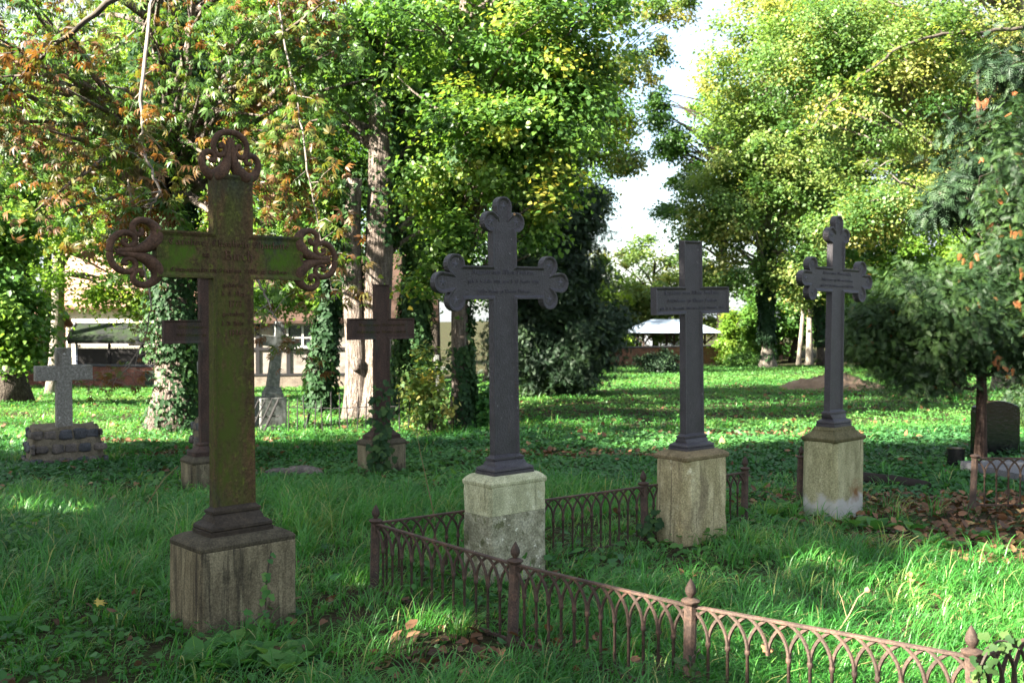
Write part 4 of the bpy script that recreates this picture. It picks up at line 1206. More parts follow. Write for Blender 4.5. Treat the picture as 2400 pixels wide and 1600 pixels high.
xw = at(700, 790, 53.2).x - f0.x
wi = MB(); wi.box((xw, -.005, 2.74), (1.30, .05, 1.2)); wi = wi.build('window', M['glass'], ht)
mb = MB()
for x in (-.62, .16, .62): mb.box((xw + x, -.05, 2.74), (.10, .06, 1.2))
for z in (2.17, 2.62, 3.31): mb.box((xw, -.052, z), (1.14, .05, .07))
mb.build('frame', M['white_frame'], wi)
mb = MB(); mb.box((xw, -.10, 2.10), (1.5, .16, .07)); mb.build('sill', M['white_frame'], wi)
mb = MB(); roof_slab(mb, [(-.4, -.45, 3.52), (FL + .4, -.45, 3.52), (FL + .4, 3, 7.2), (-.4, 3, 7.2)], .15); roof_slab(mb, [(-.4, 3.02, 7.2), (FL + .4, 3.02, 7.2), (FL + .4, 6.45, 3.52), (-.4, 6.45, 3.52)], .15)
mb.build('roof', M['tile_brown'], ht)

# pavilion
pv0 = at(1508, 800, 86); pv1 = at(1652, 800, 86)
pv = thing('pavilion', 'open timber pavilion with a pale metal hipped roof behind the sunlit brick wall', 'pavilion', (pv0.x, 86, -2.6))
PW = pv1.x - pv0.x; PD = 4.2; ez = 2.72
mb = MB(); ov = 1.15
c4 = [(-ov, -ov, ez), (PW + ov, -ov, ez), (PW + ov, PD + ov, ez), (-ov, PD + ov, ez)]; r2 = [(1.0, PD / 2, ez + 1.0), (PW - 1.0, PD / 2, ez + 1.0)]
mb.add(c4 + r2 + [(p[0], p[1], p[2] - .1) for p in c4], [(0, 1, 5, 4), (1, 2, 5), (2, 3, 4, 5), (3, 0, 4), (0, 6, 7, 1), (1, 7, 8, 2), (2, 8, 9, 3), (3, 9, 6, 0), (9, 8, 7, 6)])
mb.build('roof', M['metal_roof'], pv)
for x in (0, PW / 2, PW):
    for y in (0, PD):
        mb = MB(); mb.box((x, y, 1.25), (.16, .16, 2.5)); mb.build('post', M['timber_dark'], pv)
for y in (0, PD):
    mb = MB(); mb.box((PW / 2, y, 2.54), (PW + 1.6, .17, .2)); mb.build('beam', M['timber_dark'], pv)
for x, s_ in ((0, -1), (0, 1), (PW / 2, -1), (PW / 2, 1), (PW, -1), (PW, 1)):
    mb = MB(); mb.beam((x + s_ * .07, 0, 1.75), (x + s_ * .85, 0, 2.45), .1, .1); mb.build('brace', M['timber_dark'], pv)
for x in (.35, PW / 2 - .35):
    mb = MB(); mb.beam((x - .22, .02, 1.65), (x + .22, .02, 2.4), .06, .06); mb.beam((x + .22, -.05, 1.65), (x - .22, -.05, 2.4), .06, .06); mb.build('lattice_brace', M['timber_dark'], pv)
mb = MB()
for j in range(7): mb.tube([(.08, -.02, .25 + j * .19), (PW / 2 - .1, -.02, .25 + j * .19)], .095, 8)
mb.build('log_wall', M['timber_brown'], pv)
mb = MB()
for j in range(7): mb.tube([(PW - .7, .02, .25 + j * .19), (PW - .08, .02, .25 + j * .19)], .08, 8)
mb.build('log_wall', M['timber_brown'], pv)
bk = at(1560, 780, 110); wh = thing('house', 'white rendered house seen through the open pavilion', 'house', (bk.x - 4, 112, -4.0))
mb = MB(); mb.box((3.5, 3, 2), (7, 6, 5.0)); mb.build('wall', M['plaster_white'], wh)
mb = MB(); roof_slab(mb, [(-.4, -.4, 4.5), (7.4, -.4, 4.5), (7.4, 3, 5.0), (-.4, 3, 5.0)], .1); roof_slab(mb, [(-.4, 3.02, 5.0), (7.4, 3.02, 5.0), (7.4, 6.4, 4.5), (-.4, 6.4, 4.5)], .1); mb.build('roof', M['metal_roof'], wh)

# ------------------------------------------------------------------ trees
LIT += [(2.05, 4.9, .75, .5, .6), (2.7, 5.7, .95, .6, .9), (3.3, 6.5, .6, .5, .5), (3.3, 5.2, .9, .8, 0), (2.05, 6.55, .26, .16, .4), (-.36, 5.22, .34, .26, .3), (-.98, 6.05, .26, .20, .4), (-.55, 4.85, .24, .14, 0), (1.1, 6.1, .22, .14, 0),
        (4.5, 7.0, .8, .4, .4),
        (1.6, 4.35, .55, .35, -.6), (2.6, 4.5, 1.0, .55, 0), (10.4, 32.4, 2.4, 1.4, 0), (5.0, 15.4, 3.2, .5, .05), (1.6, 17.6, 1.8, .5, 0), (8.8, 19.2, 3.2, .8, .1), (4.6, 22.4, 2.6, .8, .05), (12, 24.5, 3, 1.0, .1), (7.5, 29.0, 4, 1.2, .05), (15, 35.5, 5, 1.6, 0), (6, 37, 3, 1.4, 0), (15, 46, 7, 1.8, 0), (12, 58, 9, 2.5, 0),
        (-9.0, 21.0, 3.2, 2.6, .1), (-12.5, 27.5, 4, 2.5, 0), (-4.5, 15.2, 1.2, .5, .2), (-3.5, 20.3, 2.2, .7, 0), (-3.6, 8.4, .5, .3, 0)]


def tree(name, label, base, top, r0, r1, bark, ells=None, leaf=None, n_clump=80, per=300, rc=.8, size=.1, pat='rhomb', tint=(.1, .75), seed=1, bend=.12, flare=.7, ivy=None, gaps=False,
         group=None, limb_r=.08, nlimb=40, shell=.45, lump=.08, cat='tree', droop=.35, flat=.6, start=.35, extra=None):
    rng = np.random.default_rng(seed)
    b = Vector(base)
    t = thing(name, label, cat, tuple(b), 0, group)
    mb = MB()
    path, rs = trunk_mesh(mb, (0, 0, 0), Vector(top) - b, r0, r1, bend, flare, seed, lump=lump)
    mb.build('trunk', bark, t, smooth=True)
    if ells:
        E = [(e[0] - b.x, e[1] - b.y, e[2] - b.z, *e[3:]) for e in ells]
        if gaps:
            C, a = crown([(e[0], e[1], e[2], *e[3:]) for e in ells], n_clump, per, rc, size, pat, rng, tint, shell, flat, gaps=True, droop=droop)
            C = C - np.array(b); a = (a[0] - np.array(b), *a[1:])
        else:
            C, a = crown(E, n_clump, per, rc, size, pat, rng, tint, shell, flat, droop=droop)
        L = Leaves(); L.add(*a)
        if extra: extra(L, rng, path, rs)
        link('crown', L.mesh('crown', leaf), t)
        mb = MB()
        pick = rng.permutation(len(C))[:nlimb]
        limbs(mb, path, rs, C[pick], rng, limb_r, start)
        mb.build('branches', bark, t, smooth=True)
    if ivy:
        L = Leaves()
        for iv in ivy:
            ivy_on(L, path, rs, *iv[0], rng, **iv[1])
        link('ivy', L.mesh('ivy', M['ivy']), t)
    return t, path, rs


def G(px, py, y):
    """ground position under an image column at a given distance"""
    x = (px - 1200) / 2400 * y
    return (x, y, gz(x, y))


def E(px, py, y, rx, ry, rz, w=1.0):
    p = at(px, py, y); return (p.x, p.y, p.z, rx, ry, rz, w)


# T1 ivy-clad horse chestnut
b1 = (-6.05, 18.5, gz(-6.05, 18.5))
tree('horse_chestnut', 'big ivy-clad horse chestnut with browning leaves behind the tall scrolled cross', b1, (-6.0, 18.8, 11.5), .36, .22, M['bark'],
     [E(180, 120, 15.5, 1.9, 3.0, 1.9, 2.4), E(610, 110, 14.5, 1.7, 2.2, 1.5, 2.2), E(560, 300, 15, 1.2, 2.0, 1.2, 1.2), E(230, 330, 15.5, 1.2, 1.8, 1.2, 1.2), E(430, 300, 20.5, 2.4, 1.4, 2.2, 1.2), E(60, 330, 15, 1.8, 2.2, 1.4, 1.0), E(650, 370, 13.5, .75, 1.2, .9, .9), E(640, 600, 14, .6, 1.0, .8, .45), E(260, 480, 14, 1.0, 1.2, .7, .5), E(760, 60, 14.5, .8, 1.2, .8, .6), E(420, -250, 17, 4.5, 4, 2.5, 2.0), E(-20, 80, 14, 1.6, 2, 1.4, 1.0)],
     M['leaf_chestnut'], 290, 26, .60, .125, 'palm', (.0, .88), 3, .10, .9, gaps=True,
     ivy=[((1.3, 6.5, 7500), dict(size=.080, fat=.20, tint=(.1, .8))), ((4.0, 11.5, 5200), dict(size=.09, fat=.36, tint=(0, .5))), ((-.3, 2.2, 2200), dict(size=.075, fat=.12, side=(-.45, .75))), ((-.5, .6, 300), dict(size=.07, fat=.05))], limb_r=.10, nlimb=90, shell=.6, lump=.10)

# hanging chestnut branches in front
def bough(name, label, pts, rad, leaves_at, seed, leaf=M['leaf_chestnut'], pat='palm', size=.13, per=3, tint=(.25, .95), mat=M['twig_pale'], twigs=()):
    rng = np.random.default_rng(seed)
    o = Vector(pts[0]); t = thing(name, label, 'branch', tuple(o))
    path = [p - o for p in catmull(pts, 5)]
    n = len(path)
    mb = MB(); path = [p + Vector((rng.normal(), rng.normal(), rng.normal())) * rad * .45 for p in path]; mb.tube(path, [rad * .8 * (1 - .8 * k / (n - 1)) for k in range(n)], 7, .22, seed)
    ends = []
    for k in range(len(path) // 4, n, 1):
        d = Vector((rng.normal(), rng.normal() * .7, rng.normal() * .5 - .25)).normalized() * rng.uniform(.18, .5)
        a = path[k]; m = a + d * .5 + Vector((0, 0, .05)); e = a + d
        mb.tube([a, m, e], [rad * .3, rad * .22, rad * .1], 5); ends += [m, e, e]
    ends.append(path[-1])
    mb.build('branch', mat, t, smooth=True)
    L = Leaves()
    Pn = np.array([tuple(e) for e in ends for _ in range(per)]) + rng.normal(size=(len(ends) * per, 3)) * .06
    nn = unit(np.array((0, 0, 1.0)) + rng.normal(size=Pn.shape) * .5); dd = rng.normal(size=Pn.shape); dd[:, 2] -= .5
    dd = unit(dd - nn * np.sum(dd * nn, axis=1, keepdims=True))
    L.add(Pn, dd, nn, size * rng.uniform(.7, 1.2, len(Pn)), np.clip(rng.uniform(*tint, len(Pn)), 0, 1), pat)
    link('foliage', L.mesh('foliage', leaf), t)


bough('chestnut_branch', 'pale crooked chestnut branch hanging down left of the top of the tall cross', [at(420, -160, 15), at(360, -20, 14), at(338, 150, 13), at(332, 290, 12.2), at(336, 360, 11.8), at(372, 450, 11.5), at(340, 490, 11.6), at(290, 520, 12)], .034, None, 41)
bough('chestnut_branch', 'thin hanging chestnut branch with brown leaves below the right arm of the tall cross', [at(500, 330, 15), at(545, 470, 13.4), at(600, 640, 12.5), at(625, 700, 12.2), at(652, 760, 12), at(690, 810, 12), at(720, 850, 12.1)], .022, None, 42, per=1, size=.10, tint=(.3, 1.0))
bough('chestnut_branch', 'long drooping chestnut twig with a few brown leaves in front of the dark brick wall', [at(300, 420, 15), at(325, 560, 13.7), at(352, 700, 13.2), at(338, 790, 13), at(300, 860, 12.9), at(262, 893, 12.8), at(225, 890, 12.8), at(205, 880, 12.8)], .018, None, 43, per=1, size=.085, tint=(.45, 1.0))
bough('chestnut_branch', 'dark sloping chestnut branch across the upper left corner', [at(290, -20, 11), at(180, 70, 11), at(90, 140, 11.2), at(20, 200, 11.5), at(-60, 300, 12)], .045, None, 44, mat=M['twig'])
bough('chestnut_branch', 'fine chestnut twigs hanging right of the tall cross before the bare trunk', [at(640, -60, 15), at(672, 120, 13.6), at(700, 250, 13), at(720, 400, 12.6), at(745, 520, 12.4), at(760, 620, 12.3), at(790, 700, 12.2)], .020, None, 45, per=2)

# T2 old double trunk
b2 = (-3.05, 22.1, gz(-3.05, 22.1))
rng2 = np.random.default_rng(17)
t2t = thing('old_lime_tree', 'massive old double-trunked tree with bare grey furrowed bark and a knobbly burr', 'tree', b2)
mb = MB(); pA, rA = trunk_mesh(mb, (.10, 0, 0), (.13, .25, 7.2), .36, .24, .05, .85, 5, lump=.11, sides=22); mb.build('trunk', M['bark'], t2t, smooth=True)
mb = MB(); pB, rB = trunk_mesh(mb, (-.26, -.12, 0), (-.30, -.02, 5.2), .27, .16, .05, .55, 8, lump=.16, sides=20); mb.build('trunk', M['bark'], t2t, smooth=True)
lump((-.24, -.30, 1.22), .15, 5, (1, .7, 1.2)).build('burr', M['bark'], t2t, smooth=True)
C, a = crown([(-1.2, .9, 8.1, 2.2, 1.8, 1.7, 2), (1.1, .9, 7.8, 1.7, 1.6, 1.6, 1.4), (1.4, .9, 5.3, .8, .8, 1.0, .6), (.6, .3, 10, 3, 3, 2.4, 2)], 120, 330, .62, .10, 'heart', rng2, (.1, .8))
L = Leaves(); L.add(*a); link('crown', L.mesh('crown', M['leaf_lime']), t2t)
mb = MB(); limbs(mb, pA, rA, C[:40], rng2, .09, .5); mb.build('branches', M['bark'], t2t, smooth=True)
L = Leaves(); ivy_on(L, pA, rA, 3.8, 7.2, 1500, rng2, size=.10, fat=.16, side=(.4, .9)); ivy_on(L, pB, rB, 3.0, 5.2, 900, rng2, size=.10, fat=.14, side=(2.6, .9)); ivy_on(L, pA, rA, 0, 1.4, 260, rng2, size=.09, fat=.05, side=(-.3, .4))
link('ivy', L.mesh('ivy', M['ivy']), t2t)

# T3 ivy column right of it, T5 slim ivy trunk
tree('ivy_tree', 'trunk thickly wrapped in bright ivy just right of the big bare double trunk', (-2.72, 26.3, gz(-2.72, 26.3)), (-2.5, 26.4, 8.5), .26, .18, M['bark_dark'],
     [E(1000, 250, 26, 2.4, 2, 2.4, 2), E(1060, 60, 26, 2.6, 2, 2.2, 2)], M['leaf_green'], 60, 330, .7, .12, 'rhomb', (.0, .6), 23,
     ivy=[((-.6, 5.6, 7500), dict(size=.13, fat=.24, tint=(.3, 1.0))), ((5.6, 8.3, 2000), dict(size=.14, fat=.3))])
tree('ivy_tree', 'slim ivy-wrapped trunk in front of the whitewashed half-timbered house', (-4.69, 25.0, gz(-4.69, 25)), (-4.45, 25, 5.6), .17, .10, M['bark'],
     [E(760, 420, 25, 1.6, 1.4, 1.6, 2)], M['leaf_green'], 34, 300, .6, .12, 'rhomb', (.1, .8), 24,
     ivy=[((.1, 5.2, 4600), dict(size=.12, fat=.18, tint=(.05, .5)))])

# T4 lime with yellowing leaves
tree('lime_tree', 'slender leaning lime with ivied trunk and yellow-green leaves hanging behind the dark three-lobed cross', (-.92, 18.4, gz(-.92, 18.4)), (-.82, 18.6, 10.5), .155, .11, M['bark'],
     [E(1080, 60, 18, 1.9, 1.8, 1.6, 2.4), E(1290, 100, 17.6, 1.35, 1.6, 1.4, 2.0), E(1120, 330, 17.2, 1.05, 1.1, 1.0, 1.7), E(1020, 400, 18.4, .55, .9, .8, .8), E(1260, 320, 17.2, .95, 1.0, 1.1, 1.4), E(1275, 500, 16.8, .40, .6, .55, .45), E(1060, 560, 17.6, .55, .5, .6, .5), E(1000, 650, 17.8, .25, .3, .25, .15), E(1100, -250, 18.5, 3.0, 3, 2, 2), E(1370, -30, 18, 1.0, 1.4, .9, .9), E(1330, 210, 17.4, .75, .9, .8, .8)],
     M['leaf_lime'], 260, 170, .42, .088, 'heart', (.05, .9), 29, .05, .9, gaps=True,
     ivy=[((-.4, 1.5, 900), dict(size=.085, fat=.10, side=(-.5, .9))), ((.5, 2.6, 700), dict(size=.085, fat=.10, side=(.6, .7))), ((2.4, 6.5, 2600), dict(size=.09, fat=.14))], limb_r=.05, nlimb=90, start=.2)


def bush(name, label, c, r, n_clump, per, rc, size, pat, leaf, tint, seed, cat='shrub', stems=8, droop=.3):
    rng = np.random.default_rng(seed)
    t = thing(name, label, cat, (c[0], c[1], gz(c[0], c[1])))
    C, a = crown([(0, 0, r[2] * .8, r[0], r[1], r[2], 1)], n_clump, per, rc, size, pat, rng, tint, .5, droop=droop)
    L = Leaves(); L.add(*a); link('foliage', L.mesh('foliage', leaf), t)
    mb = MB()
    for T in C[:stems]:
        T = Vector(T); mb.tube([(T.x * .1, T.y * .1, -.1), (T.x * .5, T.y * .5, T.z * .6), T], [.02 + r[2] * .008, .014 + r[2] * .004, .004], 5)
    mb.build('stems', M['twig'], t)
    return t


bush('sapling', 'yellow-leaved young shrub at the left foot of the slender lime', (-1.42, 17.6), (.40, .35, .85), 40, 34, .22, .085, 'heart', M['leaf_yellow'], (.1, 1.0), 51)
bush('shrub', 'pale green leafy weed bush right of the slender lime trunk', (-.45, 18.6), (.40, .4, .42), 26, 60, .2, .09, 'oval', M['herb'], (.2, .8), 52)
bush('shrub', 'low dark bare-looking bush against the foot of the sunlit brick wall', (7.6, 53.0), (1.25, .9, .75), 40, 160, .35, .12, 'rhomb', M['yew'], (.2, .8), 53)
bush('shrub', 'leafy bush hanging over the brick wall right of the pavilion', (16.8, 79.5), (.75, 1.0, 2.4), 50, 110, .45, .24, 'rhomb', M['leaf_maple'], (.2, .8), 54)
bush('shrub', 'grey-green overgrown bushes between the pavilion and the ivy-clad trunk', (19.4, 82.0), (1.1, 1.4, 3.4), 70, 140, .6, .24, 'rhomb', M['leaf_green'], (.1, .7), 55)
bush('shrub', 'loose grassy bush at the foot of the wall left of the ivy-clad trunk', (16.6, 72.0), (1.6, .9, .5), 60, 140, .45, .18, 'rhomb', M['leaf_green'], (.0, .5), 56)
bush('shrub', 'sparse dark evergreen bush at the right edge beyond the headstone', (8.7, 16.5), (.9, .8, .6), 50, 90, .3, .10, 'frond_fine', M['thuja'], (.0, .95), 57)

# yew
def yew_extra(L, rng, path, rs): pass
ye = thing('yew_tree', 'tall dark drooping yew behind the dark trefoil cross', 'tree', (1.1, 28.2, gz(1.1, 28.2)))
rngy = np.random.default_rng(61); zy = gz(1.1, 28.2)
mb = MB(); py_, ry_ = trunk_mesh(mb, (0, 0, 0), (.0, 0, 6.6), .22, .05, .06, .5, 9); mb.build('trunk', M['bark_red'], ye, smooth=True)
C, a = crown([(0, 0, 1.5, 1.75, 1.5, 1.5, 3), (-.1, 0, 3.6, 1.45, 1.3, 1.6, 2.4), (.05, 0, 5.0, 1.35, 1.1, 1.3, 1.9), (-.2, 0, 6.3, .95, .9, .9, .8), (1.35, -.2, 2.0, .75, .7, .55, .5)], 560, 150, .34, .20, 'frond_fine', rngy, (.0, .9), .35, .9, .35, droop=1.0)
L = Leaves(); L.add(*a); link('crown', L.mesh('crown', M['yew']), ye)
mb = MB(); limbs(mb, py_, ry_, C[:50], rngy, .05, .1); mb.build('branches', M['bark_dark'], ye, smooth=True)

# left edge trees
tree('maple_tree', 'pale-barked maple trunk standing behind the small granite cross', (-18.4, 41, gz(-18.4, 41)), (-18.0, 41.3, 13), .27, .16, M['bark_pale'],
     [E(190, 540, 40, 2.6, 2.5, 1.1, 1.5), E(60, 640, 39, 1.3, 2, 1.2, 1.2), E(330, 545, 41, 1.8, 2, .8, .7), E(130, 330, 41, 4.2, 3.5, 2.6, 2.6), E(370, 380, 42, 2.6, 3, 2.0, 1.3), E(290, 650, 41, 1.2, 1.2, .45, .4), E(330, 590, 40, 1.6, 1.4, .7, .7), E(210, 690, 40, .9, 1, .6, .35), E(340, 700, 41, 1.2, 1, .5, .35), E(40, 110, 44, 5, 4, 3, 2.0), E(330, 90, 44, 5, 4, 3, 2.0)],
     M['leaf_maple'], 290, 200, .75, .16, 'rhomb', (.05, .85), 31, .1, .5, limb_r=.10, gaps=True)
tree('ivy_tree', 'broad dark trunk overhung with bright leaves at the far left edge', (-15.4, 31.5, gz(-15.4, 31.5)), (-15.6, 31.8, 8), .46, .3, M['bark_dark'],
     [E(10, 740, 29.5, 1.0, 1.3, 1.1, 1.2), E(-20, 560, 30, 1.6, 1.8, 1.5, 1.4), E(-60, 420, 31, 2.6, 2.5, 2, 1.3), E(50, 830, 29.8, .6, .7, .35, .35)], M['leaf_green'], 90, 240, .6, .15, 'heart', (.2, .85), 33, .1, .6,
     ivy=[((1.0, 5, 1600), dict(size=.14, fat=.2))])
tree('broadleaf_tree', 'plain grey trunk rising behind the dark brick wall at the left', (-28.6, 60.5, gz(-28.6, 60.5)), (-28.4, 60.5, 9), .38, .3, M['bark_dark'],
     [E(60, 420, 60, 5, 4, 4, 2)], M['leaf_maple'], 60, 240, 1.0, .26, 'rhomb', (.1, .7), 34, .05, .3, cat='tree')

tree('maple_tree', 'leafy green tree in front of the half-timbered house roof, left of the bare double trunk', (-5.6, 38, gz(-5.6, 38)), (-6.2, 38.2, 7.5), .2, .14, M['bark_dark'],
     [E(660, 560, 37.5, 1.7, 1.5, 1.4, 1.6), E(780, 600, 38, 1.3, 1.5, 1.3, 1.2), E(720, 440, 38, 2.4, 2, 1.6, 1.8), E(610, 690, 37, .7, .8, .5, .4), E(760, 700, 37, .8, .8, .45, .4), E(680, 700, 37.5, 1.5, 1, .42, .7)],
     M['leaf_maple'], 140, 190, .6, .15, 'rhomb', (.0, .6), 40, .1, .5, limb_r=.07, nlimb=40)

# right: ivy tree, neighbours
tree('ivy_tree', 'tall far tree with a black column of ivy above a pale bare foot', (16.75, 66.9, gz(16.75, 66.9)), (16.6, 67.2, 17), .34, .22, M['bark_pale'],
     [E(1790, 330, 67, 5.2, 4.5, 4.5, 3), E(1700, 480, 66, 3.2, 3, 2.6, 1.5), E(1890, 480, 66, 3.6, 3, 3, 1.6), E(1820, 120, 67, 5.5, 5, 4.0, 2.6), E(1720, 640, 65.5, 2.2, 2, 1.6, .5), E(1880, 640, 65, 2.4, 2, 1.5, .6)],
     M['leaf_yellow'], 260, 230, 1.05, .26, 'rhomb', (.05, .75), 35, .12, 1.2, ivy=[((1.7, 9, 4600), dict(size=.24, fat=.24, tint=(0, .35))), ((.6, 1.9, 260), dict(size=.2, fat=.10, side=(.2, 1.0)))], limb_r=.16, nlimb=70)
tree('broadleaf_tree', 'dark trunk on the far lawn half hidden by the slender fourth cross', (22.6, 74.8, gz(22.6, 74.8)), (22.4, 75, 14), .27, .2, M['bark_dark'],
     [E(1930, 420, 74, 5, 4.5, 4.5, 2), E(2020, 300, 73, 5, 4.5, 4, 2), E(1950, 640, 73, 2.8, 2, 2.2, .8)], M['leaf_green'], 170, 230, 1.1, .28, 'rhomb', (.1, .9), 36, .1, .5, ivy=[((1.5, 8, 1200), dict(size=.26, fat=.16, tint=(0, .5)))])
for k, (px, lab) in enumerate(((1871, 'thin pale sapling trunk left of the fourth cross, at the end of the brick wall'), (1896, 'thicker pale sapling trunk close behind the fourth cross'))):
    q = at(px, 850, 78); tree('sapling', lab, (q.x, 78, gz(q.x, 78)), (q.x + .3, 78, 6), .17 + .1 * k, .10, M['bark_pale'], [E(px, 660, 78, 2, 2, 2, 1)], M['leaf_yellow'], 26, 160, .8, .26, 'rhomb', (.2, .9), 70 + k, .08, .5)

# right near-middle trees
tree('maple_tree', 'broad sunlit tree with yellow-green leaves and long limbs, filling the upper right', (15.2, 31, gz(15.2, 31)), (14.4, 31, 13), .42, .26, M['bark_pale'],
     [E(2080, 200, 29, 2.8, 2.6, 2.4, 2.2), E(2260, 80, 30, 3.0, 2.6, 2.2, 2.2), E(1960, 60, 29, 2.4, 2.4, 1.8, 1.6), E(2100, 470, 27, 1.5, 1.4, .8, 1.0), E(2330, 300, 29, 2.4, 2.2, 2.0, 1.5), E(1850, 150, 29.5, 1.3, 1.4, 1.0, .7), E(2000, 520, 27, 1.0, 1.2, .45, .5), E(2150, -260, 30, 4.5, 4, 2.5, 2)],
     M['leaf_yellow'], 340, 280, .58, .105, 'rhomb', (.0, .85), 37, .3, .6, limb_r=.12, nlimb=80)
bough('tree_branch', 'long dark limb reaching left across the sunlit upper right foliage', [at(2460, 60, 27.5), at(2300, 75, 27), at(2190, 85, 26.6), at(2090, 125, 26.3), at(2010, 185, 26), at(1960, 225, 26), at(1890, 320, 26)], .07, None, 46, leaf=M['leaf_yellow'], pat='rhomb', size=.13, per=22, tint=(.1, .8), mat=M['twig'])
bough('tree_branch', 'bare pale branch slanting through the leaves above the conifer', [at(2330, 480, 24), at(2170, 450, 24), at(2080, 410, 24), at(2040, 380, 24)], .06, None, 47, leaf=M['leaf_yellow'], pat='rhomb', size=.13, per=6, tint=(.1, .8), mat=M['twig_pale'])

# thuja at the right
th = thing('conifer_tree', 'dark drooping conifer with some orange-brown dead sprays at the right edge', 'tree', (5.42, 11.8, gz(5.42, 11.8)))
rngt = np.random.default_rng(63)
mb = MB(); pt_, rt_ = trunk_mesh(mb, (0, 0, 0), (.30, .2, 3.7), .062, .02, .05, .5, 12, sides=12, lump=.14); mb.build('trunk', M['bark_red'], th, smooth=True)
C, a = crown([(-.50, .1, 1.72, .95, .9, .62, 3.0), (.38, .1, 1.95, .75, .8, .78, 2.0), (.25, .1, 2.6, .55, .6, .5, 1.0), (-1.10, .2, 1.55, .50, .5, .36, 1.0), (-.6, .1, 1.18, .65, .5, .22, .6), (.66, -.1, 1.4, .35, .4, .3, .5), (.34, .1, 3.5, .28, .3, .8, .5)], 360, 105, .22, .115, 'frond', rngt, (.0, .80), .5, .9, .7, droop=.9)
ti = a[4].copy(); kk = rngt.random(len(ti)); ti[kk > .994] = .99; a = (*a[:4], ti, a[5])
L = Leaves(); L.add(*a); link('crown', L.mesh('crown', M['thuja']), th)
mb = MB(); limbs(mb, pt_, rt_, C[:70], rngt, .012, .30)
mb.tube([(.03, 0, .95), (-.12, -.02, .86), (-.25, -.02, .87), (-.42, 0, 1.02), (-.55, .05, 1.15), (-.8, .1, 1.3)], [.022, .02, .017, .013, .009, .004], 7)
mb.tube([(-.25, -.02, .87), (-.30, -.05, 1.0), (-.22, -.05, 1.15)], [.012, .009, .005], 6)
mb.tube([(.04, 0, 1.0), (.2, 0, 1.04), (.42, 0, 1.10)], [.012, .009, .004], 6)
mb.build('branches', M['bark_dark'], th, smooth=True)
# dead orange sprays hanging
for k, (px, py) in enumerate(((2330, 835), (2360, 860), (2380, 530), (2265, 600), (2300, 235), (2395, 620), (2380, 700))):
    q = at(px, py, 11.2) - th.location
    L = Leaves(); n = 4; P = np.array(q) + rngt.normal(size=(n, 3)) * .045; nn = unit(np.array((0, -1.0, .3)) + rngt.normal(size=(n, 3)) * .3); dd = np.array((.3, 0, -1.0)) + rngt.normal(size=(n, 3)) * .35
    L.add(P, dd, nn, np.full(n, .11), rngt.uniform(.97, 1, n), 'frond'); link('dead_spray', L.mesh('dead_spray', M['thuja']), th)
tree('pine_tree', 'dark-needled conifer top rising above the drooping conifer at the upper right', (6.3, 13.6, gz(6.3, 13.6)), (6.15, 13.7, 4.9), .07, .02, M['bark_red'],
     [E(2300, 380, 13.4, .55, .5, .7, 2), E(2360, 200, 13.4, .5, .5, .8, 1.3), E(2240, 470, 13.3, .4, .4, .3, .8)], M['yew'], 70, 34, .25, .22, 'frond_fine', (.1, .9), 65, .04, .4, limb_r=.02, nlimb=50, droop=.2)

# trees beyond, each with its own crown
FAR = [
    ('leafy_tree', 'big green tree behind the salmon-roofed house at the far left', -45, 92, 17, (8, 7, 8), 'leaf_green', (.2, .7)),
    ('leafy_tree', 'bright green tree above the mossy shed', -29, 64, 12, (6.0, 5, 5.5), 'leaf_maple', (.1, .8)),
    ('leafy_tree', 'sunlit green tree behind the half-timbered house', -15.5, 66, 13, (7, 6, 7), 'leaf_maple', (.1, .9)),
    ('leafy_tree', 'dark green tree filling the gap behind the bare double trunk', -7, 62, 11, (5.5, 5, 8), 'leaf_green', (.0, .6)),
    ('leafy_tree', 'deep green tree behind the slender lime and the yew', -1.0, 52, 8, (4.0, 4, 7.5), 'leaf_green', (.0, .55)),
    ('leafy_tree', 'tall yellow-green tree rising behind the yew', 2.0, 60, 15, (4.6, 5, 7), 'leaf_lime', (.3, .9)),
    ('leafy_tree', 'tall green tree high behind the half-timbered house', -24, 85, 24, (10, 7, 10), 'leaf_maple', (.2, .8)),
    ('leafy_tree', 'tall leafy tree behind the bare trunk, high in the middle', -6, 80, 24, (9, 7, 9), 'leaf_maple', (.1, .8)),
    ('leafy_tree', 'pale yellow-green tree low in the sky gap behind the plain cross', 14.5, 104, 4.4, (7.0, 5, 5.8), 'leaf_yellow', (.3, .8)),
    ('leafy_tree', 'pale sunlit tree left of the pavilion above the wall', 7.0, 98, 2.5, (4.8, 5, 4.6), 'leaf_maple', (.4, .95)),
    ('leafy_tree', 'tall sunlit tree bordering the sky gap on its right', 22.5, 92, 19, (6.5, 6, 11), 'leaf_yellow', (.2, .85)),
    ('leafy_tree', 'tall yellowing tree high in the upper right behind the ivy-clad trunk', 31, 96, 25, (9, 7, 9), 'leaf_yellow', (.3, .9)),
    ('leafy_tree', 'broad green tree behind the dark trunk on the far lawn', 31, 98, 8, (7, 6, 8), 'leaf_green', (.1, .8)),
    ('leafy_tree', 'green tree behind the conifer at the right', 41, 96, 9, (8, 6, 10), 'leaf_maple', (.1, .7)),
    ('leafy_tree', 'tall green tree at the far right edge of the lawn', 50, 104, 22, (11, 8, 12), 'leaf_maple', (.2, .8)),
    ('leafy_tree', 'low shady tree at the end of the lawn behind the earth mound', 23, 84, 2.8, (4.5, 3, 4.0), 'leaf_green', (.0, .6)),
    ('leafy_tree', 'shady undergrowth tree behind the conifer skirt at the lawn edge', 33, 82, 2.0, (6.5, 3, 4.2), 'leaf_green', (.0, .6)),
    ('leafy_tree', 'yellowish tree reaching into the top of the sky gap from the left', 3.6, 62, 14.5, (3.2, 3.5, 4.6), 'leaf_yellow', (.3, .95)),
]
